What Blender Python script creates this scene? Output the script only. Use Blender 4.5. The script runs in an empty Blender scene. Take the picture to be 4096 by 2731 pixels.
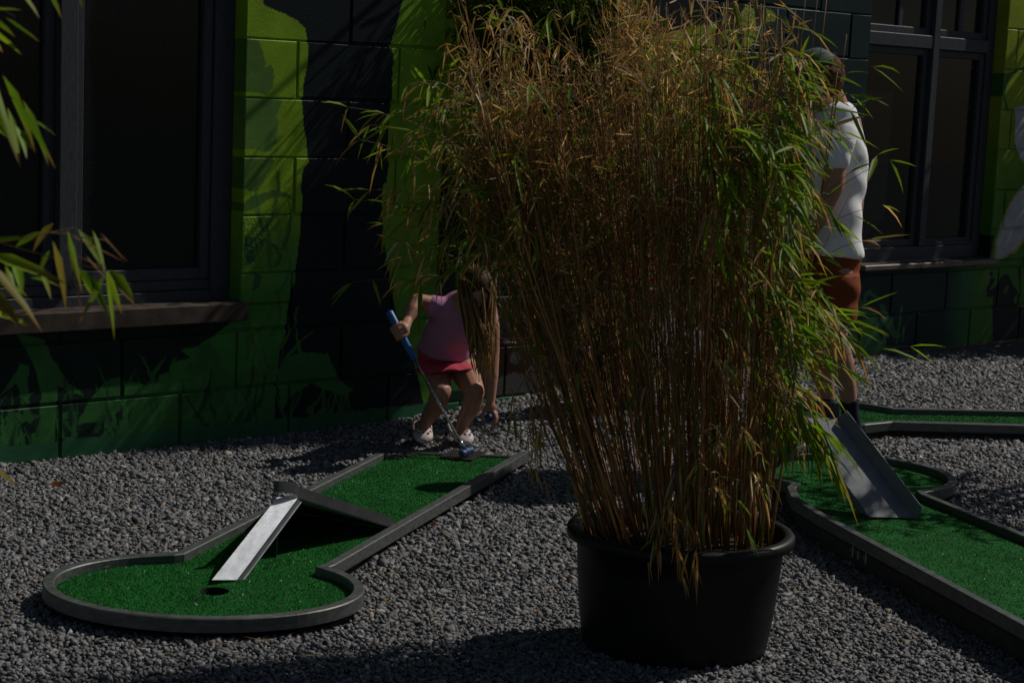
import bpy, bmesh, math, random
import numpy as np
from mathutils import Vector, Matrix
from mathutils import noise as mnoise
from mathutils.geometry import tessellate_polygon

sc = bpy.context.scene
COL = sc.collection
rng = np.random.default_rng(11)
random.seed(5)
rad = math.radians

# ------------------------------------------------------------------ camera
FPX, PITCH, ROLL, CAM_H = 7200.0, 0.14, 0.0442, 1.575      # focal length in pixels of a 4096 wide frame
cp, sp = math.cos(PITCH), math.sin(PITCH)
FWD = np.array([0, cp, -sp]); RIGHT = np.array([1.0, 0, 0]); UPV = np.cross(RIGHT, FWD)
CX = math.cos(ROLL) * RIGHT + math.sin(ROLL) * UPV
CY = -math.sin(ROLL) * RIGHT + math.cos(ROLL) * UPV
EYE = np.array([0, 0, CAM_H])
cam = bpy.data.cameras.new('camera'); cam_ob = bpy.data.objects.new('camera', cam); COL.objects.link(cam_ob)
cam.sensor_width = 36; cam.lens = 36 * FPX / 4096
cam.clip_start = 0.1; cam.clip_end = 400
cam.dof.use_dof = True; cam.dof.focus_distance = 6.3; cam.dof.aperture_fstop = 9
M = Matrix.Identity(4)
for i in range(3):
    M[i][0], M[i][1], M[i][2], M[i][3] = CX[i], CY[i], -FWD[i], EYE[i]
cam_ob.matrix_world = M
sc.camera = cam_ob
sc.render.resolution_x, sc.render.resolution_y = 1024, 682

# ------------------------------------------------------------------ daylight
SUN_EL = rad(45); SUN_AZ = np.array([0.868, 0.496]); SUN_AZ = SUN_AZ / np.linalg.norm(SUN_AZ)
SUN = np.array([SUN_AZ[0] * math.cos(SUN_EL), SUN_AZ[1] * math.cos(SUN_EL), math.sin(SUN_EL)])
world = bpy.data.worlds.new('World'); sc.world = world; world.use_nodes = True
wn = world.node_tree.nodes; wl = world.node_tree.links
sky = wn.new('ShaderNodeTexSky'); sky.sky_type = 'NISHITA'; sky.sun_disc = False
sky.sun_elevation = SUN_EL; sky.sun_rotation = math.atan2(SUN[0], SUN[1])
wl.new(sky.outputs[0], wn['Background'].inputs[0]); wn['Background'].inputs[1].default_value = 0.05
sun_l = bpy.data.lights.new('sun', 'SUN'); sun_l.energy = 5.0; sun_l.angle = rad(0.5); sun_l.color = (1, 0.95, 0.87)
sun_o = bpy.data.objects.new('sun', sun_l); COL.objects.link(sun_o)
sun_o.location = (6, 3, 8); sun_o.rotation_mode = 'QUATERNION'
sun_o.rotation_quaternion = Vector(SUN).to_track_quat('Z', 'Y')
sc.view_settings.view_transform = 'Standard'; sc.view_settings.look = 'None'
sc.view_settings.exposure = -1.0; sc.view_settings.gamma = 1.0
sc.view_settings.use_curve_mapping = False
sc.cycles.max_bounces = 6
sc.cycles.use_denoising = True

# ------------------------------------------------------------------ measuring helpers (photo pixel -> point of the place)
YAW = -0.7218; WALL_D = 6.5574
WN = np.array([math.sin(YAW), math.cos(YAW), 0]); WU = np.array([math.cos(YAW), -math.sin(YAW), 0])
def ray(x, y): return CX * (x - 2048) / FPX - CY * (y - 1365.5) / FPX + FWD
def on_level(x, y, z=0.0):
    d = ray(x, y); return EYE + d * (z - CAM_H) / d[2]
def on_wall(x, y, off=0.0):
    d = ray(x, y); p = EYE + d * (WALL_D + off) / (d @ WN); return float(p @ WU), float(p[2])
def at_depth(x, y, yy):
    d = ray(x, y); return EYE + d * yy / d[1]
def wall_pt(X, z, off=0.0): return WU * X + WN * (WALL_D + off) + np.array([0, 0, z])
def sstep(a, b, x):
    t = np.clip((x - a) / (b - a), 0, 1); return t * t * (3 - 2 * t)
def ground_z(x, y):
    heap = 0.045 * np.exp(-((x + 0.45 - 0.31 * (y - 6.2)) / 0.55) ** 2) * sstep(5.25, 5.75, y) * (1 - sstep(7.2, 7.8, y))
    heap2 = 0.036 * np.exp(-((x + 0.87) / 0.85) ** 2 - ((y - 4.95) / 0.7) ** 2)
    return 0.075 * sstep(4.7, 6.4, x * WU[0] + y * WU[1]) + np.maximum(heap, heap2)

def to_pixel(p):
    v = np.asarray(p) - EYE; z = v @ FWD; return 2048 + FPX * (v @ CX) / z, 1365.5 - FPX * (v @ CY) / z

# ------------------------------------------------------------------ object helpers
def link(o, parent=None):
    COL.objects.link(o)
    if parent is not None: o.parent = parent
    return o
def mesh_ob(name, verts, faces, mat=None, parent=None, smooth=False, cols=None):
    me = bpy.data.meshes.new(name)
    me.from_pydata([tuple(v) for v in verts], [], [tuple(f) for f in faces])
    if cols is not None:
        a = me.color_attributes.new('Col', 'FLOAT_COLOR', 'POINT')
        c = np.ones((len(verts), 4), np.float32); c[:, :3] = cols
        a.data.foreach_set('color', c.ravel())
    if smooth: me.polygons.foreach_set('use_smooth', np.ones(len(me.polygons), bool))
    if mat: me.materials.append(mat)
    me.update()
    return link(bpy.data.objects.new(name, me), parent)
def np_ob(name, V, T, mat=None, parent=None, cols=None, smooth=False):
    """mesh from numpy: V (n,3), T list of int arrays (m,k)"""
    me = bpy.data.meshes.new(name)
    V = np.asarray(V, np.float32)
    me.vertices.add(len(V)); me.vertices.foreach_set('co', V.ravel())
    idx = np.concatenate([t.ravel() for t in T]).astype(np.int32)
    tot = np.concatenate([np.full(len(t), t.shape[1], np.int32) for t in T])
    st = np.concatenate([[0], np.cumsum(tot)[:-1]]).astype(np.int32)
    me.loops.add(len(idx)); me.loops.foreach_set('vertex_index', idx)
    me.polygons.add(len(tot)); me.polygons.foreach_set('loop_start', st); me.polygons.foreach_set('loop_total', tot)
    if smooth: me.polygons.foreach_set('use_smooth', np.ones(len(tot), bool))
    me.update(calc_edges=True)
    if cols is not None:
        a = me.color_attributes.new('Col', 'FLOAT_COLOR', 'POINT')
        c = np.ones((len(V), 4), np.float32); c[:, :3] = cols
        a.data.foreach_set('color', c.ravel())
    if mat: me.materials.append(mat)
    return link(bpy.data.objects.new(name, me), parent)
def tag(o, label=None, cat=None, group=None, kind=None):
    if label: o['label'] = label
    if cat: o['category'] = cat
    if group: o['group'] = group
    if kind: o['kind'] = kind
    return o
def thing(name, label, cat, loc=(0, 0, 0), group=None):
    o = bpy.data.objects.new(name, None); o.empty_display_size = 0.1; o.location = loc
    link(o); return tag(o, label, cat, group)

class MB:
    """gathers simple shapes into one mesh"""
    def __init__(s): s.v = []; s.f = []; s.c = []
    def add(s, vs, fs, col=None):
        n = len(s.v); s.v += [tuple(p) for p in vs]; s.f += [tuple(i + n for i in f) for f in fs]
        s.c += [col if col is not None else (1, 1, 1)] * len(vs)
    def box(s, x0, x1, y0, y1, z0, z1, col=None):
        s.add([(x0, y0, z0), (x1, y0, z0), (x1, y1, z0), (x0, y1, z0), (x0, y0, z1), (x1, y0, z1), (x1, y1, z1), (x0, y1, z1)],
              [(3, 2, 1, 0), (4, 5, 6, 7), (0, 1, 5, 4), (1, 2, 6, 5), (2, 3, 7, 6), (3, 0, 4, 7)], col)
    def cbox(s, x0, x1, y0, y1, z0, z1, c=0.003):
        """box with chamfered edges towards -y and its top and bottom"""
        ring = lambda y, i: [(x0 + i, y, z0 + i), (x1 - i, y, z0 + i), (x1 - i, y, z1 - i), (x0 + i, y, z1 - i)]
        vs = ring(y0, c) + ring(y0 + c, 0) + ring(y1, 0)
        fs = [(0, 1, 2, 3), (11, 10, 9, 8)]
        for a in (0, 4):
            for k in range(4):
                fs.append((a + k, a + 4 + k, a + 4 + (k + 1) % 4, a + (k + 1) % 4))
        s.add(vs, fs)
    def tube(s, pts, radii, sides=6, cap=True, col=None):
        vs, fs = tube_data(pts, radii, sides, cap); s.add(vs, fs, col)
    def prism(s, poly, z0, z1, col=None):
        n = len(poly)
        vs = [(p[0], p[1], z0) for p in poly] + [(p[0], p[1], z1) for p in poly]
        fs = [(i, (i + 1) % n, (i + 1) % n + n, i + n) for i in range(n)]
        tri = tessellate_polygon([[Vector((p[0], p[1], 0)) for p in poly]])
        fs += [tuple(i + n for i in t) for t in tri] + [tuple(reversed(t)) for t in tri]
        s.add(vs, fs, col)
    def build(s, name, mat, parent=None, smooth=False, cols=False):
        return mesh_ob(name, s.v, s.f, mat, parent, smooth, np.array(s.c) if cols else None)

def tube_data(pts, radii, sides=6, cap=True):
    pts = [np.array(p, float) for p in pts]; n = len(pts)
    if np.isscalar(radii): radii = [radii] * n
    vs, fs = [], []
    ref = np.array([0.31, 0.83, 0.46])
    for i, p in enumerate(pts):
        t = pts[min(i + 1, n - 1)] - pts[max(i - 1, 0)]; t = t / (np.linalg.norm(t) + 1e-9)
        a = np.cross(t, ref); a /= np.linalg.norm(a) + 1e-9; b = np.cross(t, a)
        for k in range(sides):
            w = 2 * math.pi * k / sides
            vs.append(p + radii[i] * (math.cos(w) * a + math.sin(w) * b))
    for i in range(n - 1):
        for k in range(sides):
            k2 = (k + 1) % sides
            fs.append((i * sides + k, i * sides + k2, (i + 1) * sides + k2, (i + 1) * sides + k))
    if cap:
        fs.append(tuple(range(sides - 1, -1, -1))); fs.append(tuple((n - 1) * sides + k for k in range(sides)))
    return vs, fs

# ------------------------------------------------------------------ materials
def new_mat(name, color=(0.5, 0.5, 0.5), rough=0.6, metal=0.0, spec=0.5):
    m = bpy.data.materials.new(name); m.use_nodes = True
    b = m.node_tree.nodes['Principled BSDF']
    b.inputs['Base Color'].default_value = (*color, 1); b.inputs['Roughness'].default_value = rough
    b.inputs['Metallic'].default_value = metal; b.inputs['Specular IOR Level'].default_value = spec
    return m, m.node_tree.nodes, m.node_tree.links, b
def nd(ns, t, **kw):
    n = ns.new(t)
    for k, v in kw.items():
        if k in n.inputs.keys(): n.inputs[k].default_value = v
        else: setattr(n, k, v)
    return n
def noise(ns, ls, scale, detail=3, vec=None, rough=0.55):
    n = nd(ns, 'ShaderNodeTexNoise'); n.inputs['Scale'].default_value = scale; n.inputs['Detail'].default_value = detail
    n.inputs['Roughness'].default_value = rough
    if vec is not None: ls.new(vec, n.inputs['Vector'])
    return n
def ramp(ns, ls, src, stops):
    r = nd(ns, 'ShaderNodeValToRGB'); e = r.color_ramp.elements
    while len(e) < len(stops): e.new(0.5)
    for el, (p, c) in zip(e, stops):
        el.position = p; el.color = (*c, 1) if len(c) == 3 else c
    ls.new(src, r.inputs[0]); return r
def bump(ns, ls, b, src, strength=0.3, dist=0.002):
    bp = nd(ns, 'ShaderNodeBump'); bp.inputs['Strength'].default_value = strength; bp.inputs['Distance'].default_value = dist
    ls.new(src, bp.inputs['Height']); ls.new(bp.outputs[0], b.inputs['Normal']); return bp
def mixc(ns, ls, fac, a, b, mode='MIX'):
    m = nd(ns, 'ShaderNodeMix', data_type='RGBA', blend_type=mode)
    for s, v in ((0, fac), (6, a), (7, b)):
        if hasattr(v, 'links'): ls.new(v, m.inputs[s])
        else: m.inputs[s].default_value = v if s == 0 else ((*v, 1) if len(v) == 3 else v)
    return m.outputs[2]
def attr_mat(name, rough=0.6, spec=0.4, transl=0.0, nscale=0, namp=0.25):
    """colour from the mesh's own per-piece paint attribute, a little mottled"""
    m, ns, ls, b = new_mat(name, rough=rough, spec=spec)
    at = nd(ns, 'ShaderNodeAttribute', attribute_name='Col'); c = at.outputs['Color']
    if nscale:
        tc = nd(ns, 'ShaderNodeTexCoord'); nz = noise(ns, ls, nscale, 3, tc.outputs['Object'])
        rp = ramp(ns, ls, nz.outputs[0], [(0.3, (1 - namp,) * 3), (0.7, (1 + namp,) * 3)])
        c = mixc(ns, ls, 1.0, c, rp.outputs[0], 'MULTIPLY')
    ls.new(c, b.inputs['Base Color'])
    if transl:
        tr = nd(ns, 'ShaderNodeBsdfTranslucent'); ls.new(c, tr.inputs[0])
        mx = nd(ns, 'ShaderNodeMixShader'); mx.inputs[0].default_value = transl
        ls.new(b.outputs[0], mx.inputs[1]); ls.new(tr.outputs[0], mx.inputs[2])
        ls.new(mx.outputs[0], ns['Material Output'].inputs[0])
    return m
def plain_mat(name, color, rough=0.5, metal=0.0, spec=0.5, nscale=40, namp=0.2, bmp=0.0, bscale=200, bdist=0.001, stretch=None):
    m, ns, ls, b = new_mat(name, color, rough, metal, spec)
    tc = nd(ns, 'ShaderNodeTexCoord'); v = tc.outputs['Object']
    if stretch:
        mp = nd(ns, 'ShaderNodeMapping'); mp.inputs['Scale'].default_value = stretch; ls.new(v, mp.inputs[0]); v = mp.outputs[0]
    nz = noise(ns, ls, nscale, 4, v)
    lo = tuple(c * (1 - namp) for c in color); hi = tuple(min(1, c * (1 + namp)) for c in color)
    rp = ramp(ns, ls, nz.outputs[0], [(0.3, lo), (0.7, hi)]); ls.new(rp.outputs[0], b.inputs['Base Color'])
    if bmp:
        n2 = noise(ns, ls, bscale, 3, v); bump(ns, ls, b, n2.outputs[0], bmp, bdist)
    return m
# ================================================================== ground
def build_ground():
    a = np.concatenate([np.linspace(-40, -4, 7), np.linspace(-3.6, 4.4, 41), np.linspace(5, 40, 7)])
    b = np.concatenate([np.linspace(-40, 2, 8), np.linspace(2.4, 12, 49), np.linspace(13, 40, 6)])
    X, Yg = np.meshgrid(a, b); Z = ground_z(X, Yg) - 0.008
    V = np.stack([X, Yg, Z], -1).reshape(-1, 3); w = len(a)
    i, j = np.meshgrid(np.arange(len(b) - 1), np.arange(w - 1), indexing='ij'); k = (i * w + j).ravel()
    m = plain_mat('gravel_bed', (0.07, 0.07, 0.072), 0.9, nscale=90, namp=0.5, bmp=0.8, bscale=120, bdist=0.01)
    o = np_ob('ground', V, [np.stack([k, k + 1, k + w + 1, k + w], 1)], m, smooth=True)
    tag(o, kind='structure')
build_ground()

def build_gravel():
    def cells(y0, y1, s, side=0):
        ys = np.arange(y0, y1, s); P = []
        for y in ys:
            x0 = -0.30 * y - 0.35; x1 = 0.30 * y + 0.45
            if side < 0: x0, x1 = x0 - 1.0, x0
            if side > 0: x0, x1 = x1, x1 + 1.1
            xs = np.arange(x0, x1, s)
            P.append(np.stack([xs + rng.uniform(-.5, .5, len(xs)) * s, y + rng.uniform(-.5, .5, len(xs)) * s], 1))
        P = np.concatenate(P); return P, np.full(len(P), s)
    A, sa = cells(3.9, 5.6, 0.0108); B, sb = cells(5.6, 7.6, 0.0130); C, sd = cells(7.6, 10.9, 0.0165)
    E1, se1 = cells(4.0, 10.9, 0.021, -1); E2, se2 = cells(4.0, 10.9, 0.021, 1)
    P = np.concatenate([A, B, C, E1, E2]); S = np.concatenate([sa, sb, sd, se1, se2])
    keep = (P @ WN[:2]) < WALL_D + 0.02
    for cx, cy, rx, ry in GREEN_SOLID: keep &= ((P[:, 0] - cx) / rx) ** 2 + ((P[:, 1] - cy) / ry) ** 2 > 1
    for q in GREEN_QUADS:
        ins = np.ones(len(P), bool); q = np.array(q)
        for k in range(len(q)):
            e = q[(k + 1) % len(q)] - q[k]; d = P - q[k]
            ins &= (e[0] * d[:, 1] - e[1] * d[:, 0]) > 0
        keep &= ~ins
    P, S = P[keep], S[keep]; N = len(P)
    # angular chips: eight corners pulled about, twelve triangles
    cube = np.array([[x, y, z] for z in (-1, 1) for y in (-1, 1) for x in (-1, 1)], float)
    Q = cube[None] * rng.uniform(0.22, 1.1, (N, 8, 3))
    size = S * rng.lognormal(-0.33, 0.25, N)
    asp = np.stack([rng.uniform(.75, 1.45, N), rng.uniform(.6, 1.05, N), rng.uniform(.35, .9, N)], 1)
    Q = Q * (asp * size[:, None])[:, None, :]
    # random tumble
    ax = rng.normal(size=(N, 3)) * np.array([0.9, 0.9, 0.5]); ax /= np.linalg.norm(ax, axis=1, keepdims=True)
    an = rng.normal(0, 0.75, N); yaw = rng.uniform(0, 2 * np.pi, N)
    c, s = np.cos(yaw)[:, None], np.sin(yaw)[:, None]
    Q = np.stack([Q[..., 0] * c - Q[..., 1] * s, Q[..., 0] * s + Q[..., 1] * c, Q[..., 2]], -1)
    ca, sa2 = np.cos(an)[:, None, None], np.sin(an)[:, None, None]; k = ax[:, None, :]
    Q = Q * ca + np.cross(np.broadcast_to(k, Q.shape), Q) * sa2 + k * (Q * k).sum(-1, keepdims=True) * (1 - ca)
    z = ground_z(P[:, 0], P[:, 1]) + rng.uniform(-0.004, 0.008, N)
    V = Q + np.stack([P[:, 0], P[:, 1], z], 1)[:, None, :]
    tri = np.array([(0, 2, 1), (1, 2, 3), (4, 5, 6), (5, 7, 6), (0, 1, 4), (1, 5, 4), (2, 6, 3), (3, 6, 7), (0, 4, 2), (2, 4, 6), (1, 3, 5), (3, 7, 5)])
    T = (tri[None] + 8 * np.arange(N)[:, None, None]).reshape(-1, 3)
    g = rng.lognormal(math.log(0.147), 0.30, N)
    colr = np.stack([g, g, g * 1.025], 1)
    warm = rng.random(N) < 0.05; colr[warm] *= np.array([1.35, 1.1, 0.82])
    pale = rng.random(N) < 0.04; colr[pale] *= 1.35
    colr = np.clip(colr, 0.03, 0.55)
    m = attr_mat('gravel_stone', 0.75, 0.35, nscale=150, namp=0.22)
    o = np_ob('gravel', V.reshape(-1, 3), [T], m, cols=np.repeat(colr, 8, 0))
    tag(o, kind='stuff')

# ================================================================== the painted wall
LIME = (.235, .40, .016); LIME2 = (.31, .42, .03); SAGE = (.055, .14, .04); MID = (.06, .24, .04); GRN = (.038, .150, .036)
DK = (.005, .011, .014); DK2 = (.008, .028, .030); WHITE = (.42, .42, .44); MAROON = (.10, .018, .02); RED = (.34, .025, .018)
MX0, MX1, MZ0, MZ1 = 1.6, 11.4, -0.1, 3.1; MRES = 0.005
def paint_mural():
    w = int((MX1 - MX0) / MRES); h = int((MZ1 - MZ0) / MRES)
    xs = MX0 + (np.arange(w) + .5) * MRES; zs = MZ0 + (np.arange(h) + .5) * MRES
    X, Z = np.meshgrid(xs, zs)
    # wobble so no edge is ruler straight
    wob = lambda fx, fz, ph: np.sin(X * fx + ph) * np.sin(Z * fz + 1.7 * ph)
    t1 = sstep(.60, 1.15, Z + .08 * wob(7, 5, 1)); t0 = sstep(.05, .70, Z + .08 * wob(6, 7, 2))
    base = np.array(GRN) * (1 - t0[..., None]) + np.array(MID) * t0[..., None]
    L = base * (1 - t1[..., None]) + np.array(LIME) * t1[..., None]
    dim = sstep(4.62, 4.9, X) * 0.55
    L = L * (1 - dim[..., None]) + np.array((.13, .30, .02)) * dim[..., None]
    t2 = sstep(.95, 1.35, Z + .1 * wob(5, 4, 3)); low = np.array((.03, .13, .045))
    Rr = low * (1 - t2[..., None]) + np.array(LIME2) * t2[..., None]
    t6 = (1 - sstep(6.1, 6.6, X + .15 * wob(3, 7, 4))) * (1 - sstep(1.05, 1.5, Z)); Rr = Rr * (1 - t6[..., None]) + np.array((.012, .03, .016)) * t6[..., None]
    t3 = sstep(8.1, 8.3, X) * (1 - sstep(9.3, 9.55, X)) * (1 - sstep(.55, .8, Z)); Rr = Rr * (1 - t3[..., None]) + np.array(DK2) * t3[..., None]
    t4 = sstep(9.55, 9.7, X); t5 = sstep(.8, 1.9, Z)
    F4 = np.array((.05, .17, .02)) * (1 - t5[..., None]) + np.array((.26, .33, .02)) * t5[..., None]
    Rr = Rr * (1 - t4[..., None]) + F4 * t4[..., None]
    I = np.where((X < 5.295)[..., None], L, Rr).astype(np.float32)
    jx = 0.0022 * (np.sin(Z * 61) + np.sin(Z * 23 + 2) + .6 * np.sin(Z * 140 + X * 30))
    jz = 0.002 * (np.sin(X * 57 + 1) + np.sin(X * 25) + .6 * np.sin(X * 150 + Z * 40))
    def fill(pts, colr, k=1.0, ox=0, oy=0, sc_=1.0, alpha=1.0):
        P = np.array([on_wall(ox + x / sc_, oy + y / sc_) for x, y in pts])
        a0, a1 = np.clip(((P[:, 0].min() - .03 - MX0) / MRES, (P[:, 0].max() + .03 - MX0) / MRES), 0, w).astype(int)
        b0, b1 = np.clip(((P[:, 1].min() - .03 - MZ0) / MRES, (P[:, 1].max() + .03 - MZ0) / MRES), 0, h).astype(int)
        if a1 <= a0 or b1 <= b0: return
        xx = X[b0:b1, a0:a1] + jx[b0:b1, a0:a1] * k; zz = Z[b0:b1, a0:a1] + jz[b0:b1, a0:a1] * k
        ins = np.zeros(xx.shape, bool); n = len(P)
        for i in range(n):
            xa, za = P[i]; xb, zb = P[(i + 1) % n]
            if za == zb: continue
            ins ^= ((za > zz) != (zb > zz)) & (xx < (xb - xa) * (zz - za) / (zb - za) + xa)
        I[b0:b1, a0:a1][ins] = I[b0:b1, a0:a1][ins] * (1 - alpha) + np.array(colr) * alpha
    def blob(cx, cy, rx, ry, colr, alpha=1.0):
        fill([(cx + rx * math.cos(t), cy + ry * math.sin(t)) for t in np.linspace(0, 2 * math.pi, 18)[:-1]], colr, .6, alpha=alpha)
    A = dict(ox=950, oy=0, sc_=3.136); B = dict(ox=950, oy=500, sc_=3.136); C = dict(ox=950, oy=950, sc_=3.136)
    D = dict(ox=0, oy=1350, sc_=2.613); E = dict(ox=500, oy=1350, sc_=2.613); K = dict(ox=3396, oy=1000, sc_=3.36)
    # leaves sketched on the lime
    fill([(60, 470), (180, 510), (260, 530), (320, 640), (355, 760), (340, 860), (400, 800), (450, 860), (470, 960), (440, 1080), (360, 1180), (180, 1170), (60, 1150)], SAGE, **A, alpha=.75)
    fill([(60, 1200), (560, 1240), (540, 1350), (480, 1440), (530, 1560), (500, 1700), (490, 1800), (420, 1900), (300, 1890), (60, 1880)], (.075, .18, .05), **A, alpha=.75)
    fill([(60, 400), (450, 400), (440, 520), (280, 770), (220, 850), (60, 800)], (.035, .11, .03), **B, alpha=.75)
    fill([(60, 1000), (200, 900), (340, 840), (460, 815), (560, 825), (650, 870), (740, 970), (700, 950), (600, 910), (500, 900), (400, 920), (280, 1000), (180, 1070), (60, 1090)], (.04, .12, .03), **B, alpha=.8)
    fill([(490, 580), (530, 580), (540, 800), (520, 970), (440, 1200), (300, 1400), (200, 1568), (90, 1568), (260, 1330), (400, 1130), (470, 950), (490, 800)], (.04, .12, .03), **B, alpha=.8)
    fill([(640, 930), (670, 980), (680, 1200), (650, 1400), (620, 1568), (590, 1568), (640, 1300), (660, 1100)], (.04, .12, .03), **B, alpha=.8)
    fill([(90, 0), (380, 10), (300, 150), (200, 320), (120, 340), (80, 200)], (.03, .12, .035), **C)
    fill([(400, 60), (520, 110), (560, 240), (520, 360), (440, 370), (500, 250), (490, 160)], (.03, .11, .035), **C)
    fill([(230, 430), (300, 470), (270, 620), (180, 680), (200, 540)], (.03, .12, .035), **C)
    fill([(460, 640), (520, 690), (560, 930), (530, 980), (460, 865), (500, 880)], (.07, .17, .01), **C)
    fill([(350, 870), (330, 1000), (260, 1150), (180, 1290), (60, 1430), (120, 1440), (240, 1300), (310, 1120)], (.07, .18, .015), **C)
    # the big dark trunk shape
    fill([(1035, -60), (1060, 20), (1110, 45), (1140, 56), (1190, 85), (1222, 115), (1228, 155), (1234, 230), (1225, 290), (1215, 340), (1208, 400), (1212, 480),
          (1225, 560), (1230, 620), (1233, 645), (1215, 670), (1208, 700), (1203, 760), (1212, 790), (1205, 860), (1200, 940), (1195, 990), (1185, 1060), (1178, 1130),
          (1160, 1180), (1150, 1240), (1143, 1310), (1138, 1350), (1118, 1380), (1112, 1460), (1100, 1600), (1090, 1800), (1700, 1800), (1690, 1600), (1668, 1485), (1621, 1350),
          (1585, 1260), (1570, 1180), (1560, 1110), (1548, 1040), (1535, 950), (1527, 840), (1527, 780), (1533, 735), (1545, 730), (1550, 700), (1555, 650), (1548, 630),
          (1548, 600), (1555, 500), (1562, 430), (1568, 400), (1570, 330), (1570, 275), (1578, 250), (1575, 220), (1560, 190), (1570, 150), (1585, 110), (1600, 50), (1625, -60)], DK, .5)
    fill([(790, 825), (760, 900), (740, 1100), (770, 1300), (795, 1440), (740, 1440), (725, 1200), (720, 1050), (735, 900)], GRN, **C)
    fill([(1015, 1140), (900, 1220), (780, 1310), (700, 1440), (640, 1500), (540, 1568), (620, 1450), (730, 1340), (850, 1230)], GRN, **C)
    fill([(1110, 1480), (1128, 1450), (1160, 1425), (1202, 1406), (1310, 1412), (1325, 1450), (1350, 1500), (1380, 1535), (1412, 1563), (1370, 1580), (1310, 1565), (1250, 1530), (1180, 1570), (1120, 1650)], GRN)
    fill([(1220, 1640), (1262, 1600), (1250, 1660), (1300, 1620), (1310, 1680), (1270, 1730), (1230, 1760), (1250, 1690)], GRN)
    blob(1830, 1525, 45, 40, GRN)
    # dark bed under the left sill with grass and leaves
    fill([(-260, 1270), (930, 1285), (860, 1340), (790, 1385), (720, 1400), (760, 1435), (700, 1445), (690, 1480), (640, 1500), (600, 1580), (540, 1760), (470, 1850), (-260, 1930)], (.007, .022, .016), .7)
    fill([(170, -60), (480, 40), (540, 200), (640, 370), (720, 470), (885, 608), (720, 570), (595, 500), (605, 680), (580, 860), (565, 1110), (555, 1300), (350, 1310), (350, 1180), (320, 1010), (400, 990), (410, 820), (440, 640), (410, 500), (360, 340), (320, 220), (260, 110)], GRN, **D)
    fill([(205, 275), (295, 290), (290, 480), (310, 640), (330, 800), (420, 820), (300, 900), (250, 800), (180, 480), (120, 530), (0, 590), (60, 530)], GRN, **D)
    fill([(90, 765), (260, 810), (290, 880), (220, 890), (150, 980), (95, 1160), (240, 1170), (240, 1330), (-200, 1380), (-200, 1000), (20, 1010)], GRN, **D)
    fill([(220, 980), (270, 1010), (180, 1130), (110, 1170)], GRN, **D)
    fill([(640, 800), (760, 740), (700, 840), (620, 870)], GRN, **D)
    fill([(690, 1040), (800, 1060), (740, 1240), (600, 1260), (640, 1130)], GRN, **D)
    fill([(1240, 410), (1300, 450), (1540, 495), (1600, 440), (1600, 1220), (1180, 1240), (860, 1260), (870, 1130), (1040, 1140), (1180, 1070), (1110, 950), (1200, 860), (1320, 840), (1260, 760), (1060, 870), (780, 920), (940, 680), (985, 600), (1060, 490), (1160, 430)], GRN, **D)
    fill([(1020, 1040), (1110, 960), (1150, 1050), (1060, 1150)], GRN, **D)
    fill([(120, 150), (200, 230), (250, 330), (290, 360), (340, 280), (430, 180), (400, 240), (320, 390), (310, 440), (330, 500), (240, 495), (260, 430), (230, 330)], GRN, **E)
    fill([(490, 220), (530, 200), (490, 380), (545, 320), (490, 410), (480, 600), (430, 560), (450, 400), (470, 280)], GRN, **E)
    fill([(890, 35), (760, 100), (660, 190), (780, 120), (790, 135), (700, 200), (770, 205), (760, 235), (680, 260), (600, 360), (700, 375), (690, 400), (570, 450), (540, 640), (900, 640), (1000, 200)], GRN, **E)
    fill([(1340, 280), (1330, 470), (1180, 650), (1240, 600), (1400, 480), (1500, 260), (1440, 380)], (.05, .13, .015), **E)
    def blade(x0, y0, x1, y1, wd, bend, colr, alpha=.9):
        n_ = 7; t = np.linspace(0, 1, n_); dx, dy = x1 - x0, y1 - y0; L = math.hypot(dx, dy) + 1e-6; nx, ny = -dy / L, dx / L
        cxs = x0 + dx * t + nx * bend * L * np.sin(t * math.pi * .9) ; cys = y0 + dy * t + ny * bend * L * np.sin(t * math.pi * .9); w_ = wd * (1 - t) ** .7 * .5
        fill([(a + nx * q, b + ny * q) for a, b, q in zip(cxs, cys, w_)] + [(a - nx * q, b - ny * q) for a, b, q in zip(cxs[::-1], cys[::-1], w_[::-1])], colr, .5, alpha=alpha)
    rs = np.random.default_rng(4)
    for k in range(70):
        x0 = rs.uniform(-150, 1080); y0 = 1880 - .12 * x0 - rs.uniform(0, 130); hgt = rs.uniform(90, 300)
        blade(x0, y0, x0 + rs.uniform(-110, 110), y0 - hgt, rs.uniform(10, 26), rs.uniform(-.25, .25), [(.05, .19, .05), (.012, .045, .02), (.03, .12, .035)][k % 3], .75)
    for k in range(26):
        x0 = rs.uniform(985, 1130); y0 = rs.uniform(900, 1500); blade(x0, y0, x0 + rs.uniform(-60, 70), y0 - rs.uniform(120, 260), rs.uniform(9, 20), rs.uniform(-.25, .25), [(.10, .24, .02), (.03, .11, .035)][k % 2], .6)
    for k in range(14):
        x0 = rs.uniform(1120, 1420); y0 = rs.uniform(1640, 1760); blade(x0, y0, x0 + rs.uniform(-70, 90), y0 - rs.uniform(80, 220), rs.uniform(10, 22), rs.uniform(-.3, .3), GRN, .7)
    # right hand wall: dark foliage, toadstools
    fill([(380, 220), (460, 90), (560, 80), (480, -120), (2400, -120), (2400, 360), (1750, 500), (1300, 600), (1230, 640), (1100, 470), (850, 430), (700, 400), (620, 330), (500, 240)], DK, ox=2250, oy=0, sc_=3.92)
    fill([(2800, -60), (3560, -60), (3560, 640), (3480, 1000), (3480, 1180), (3330, 1140), (3290, 1000), (3130, 700), (2990, 440), (2950, 220), (2850, 200), (2870, 90)], DK2)
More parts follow.
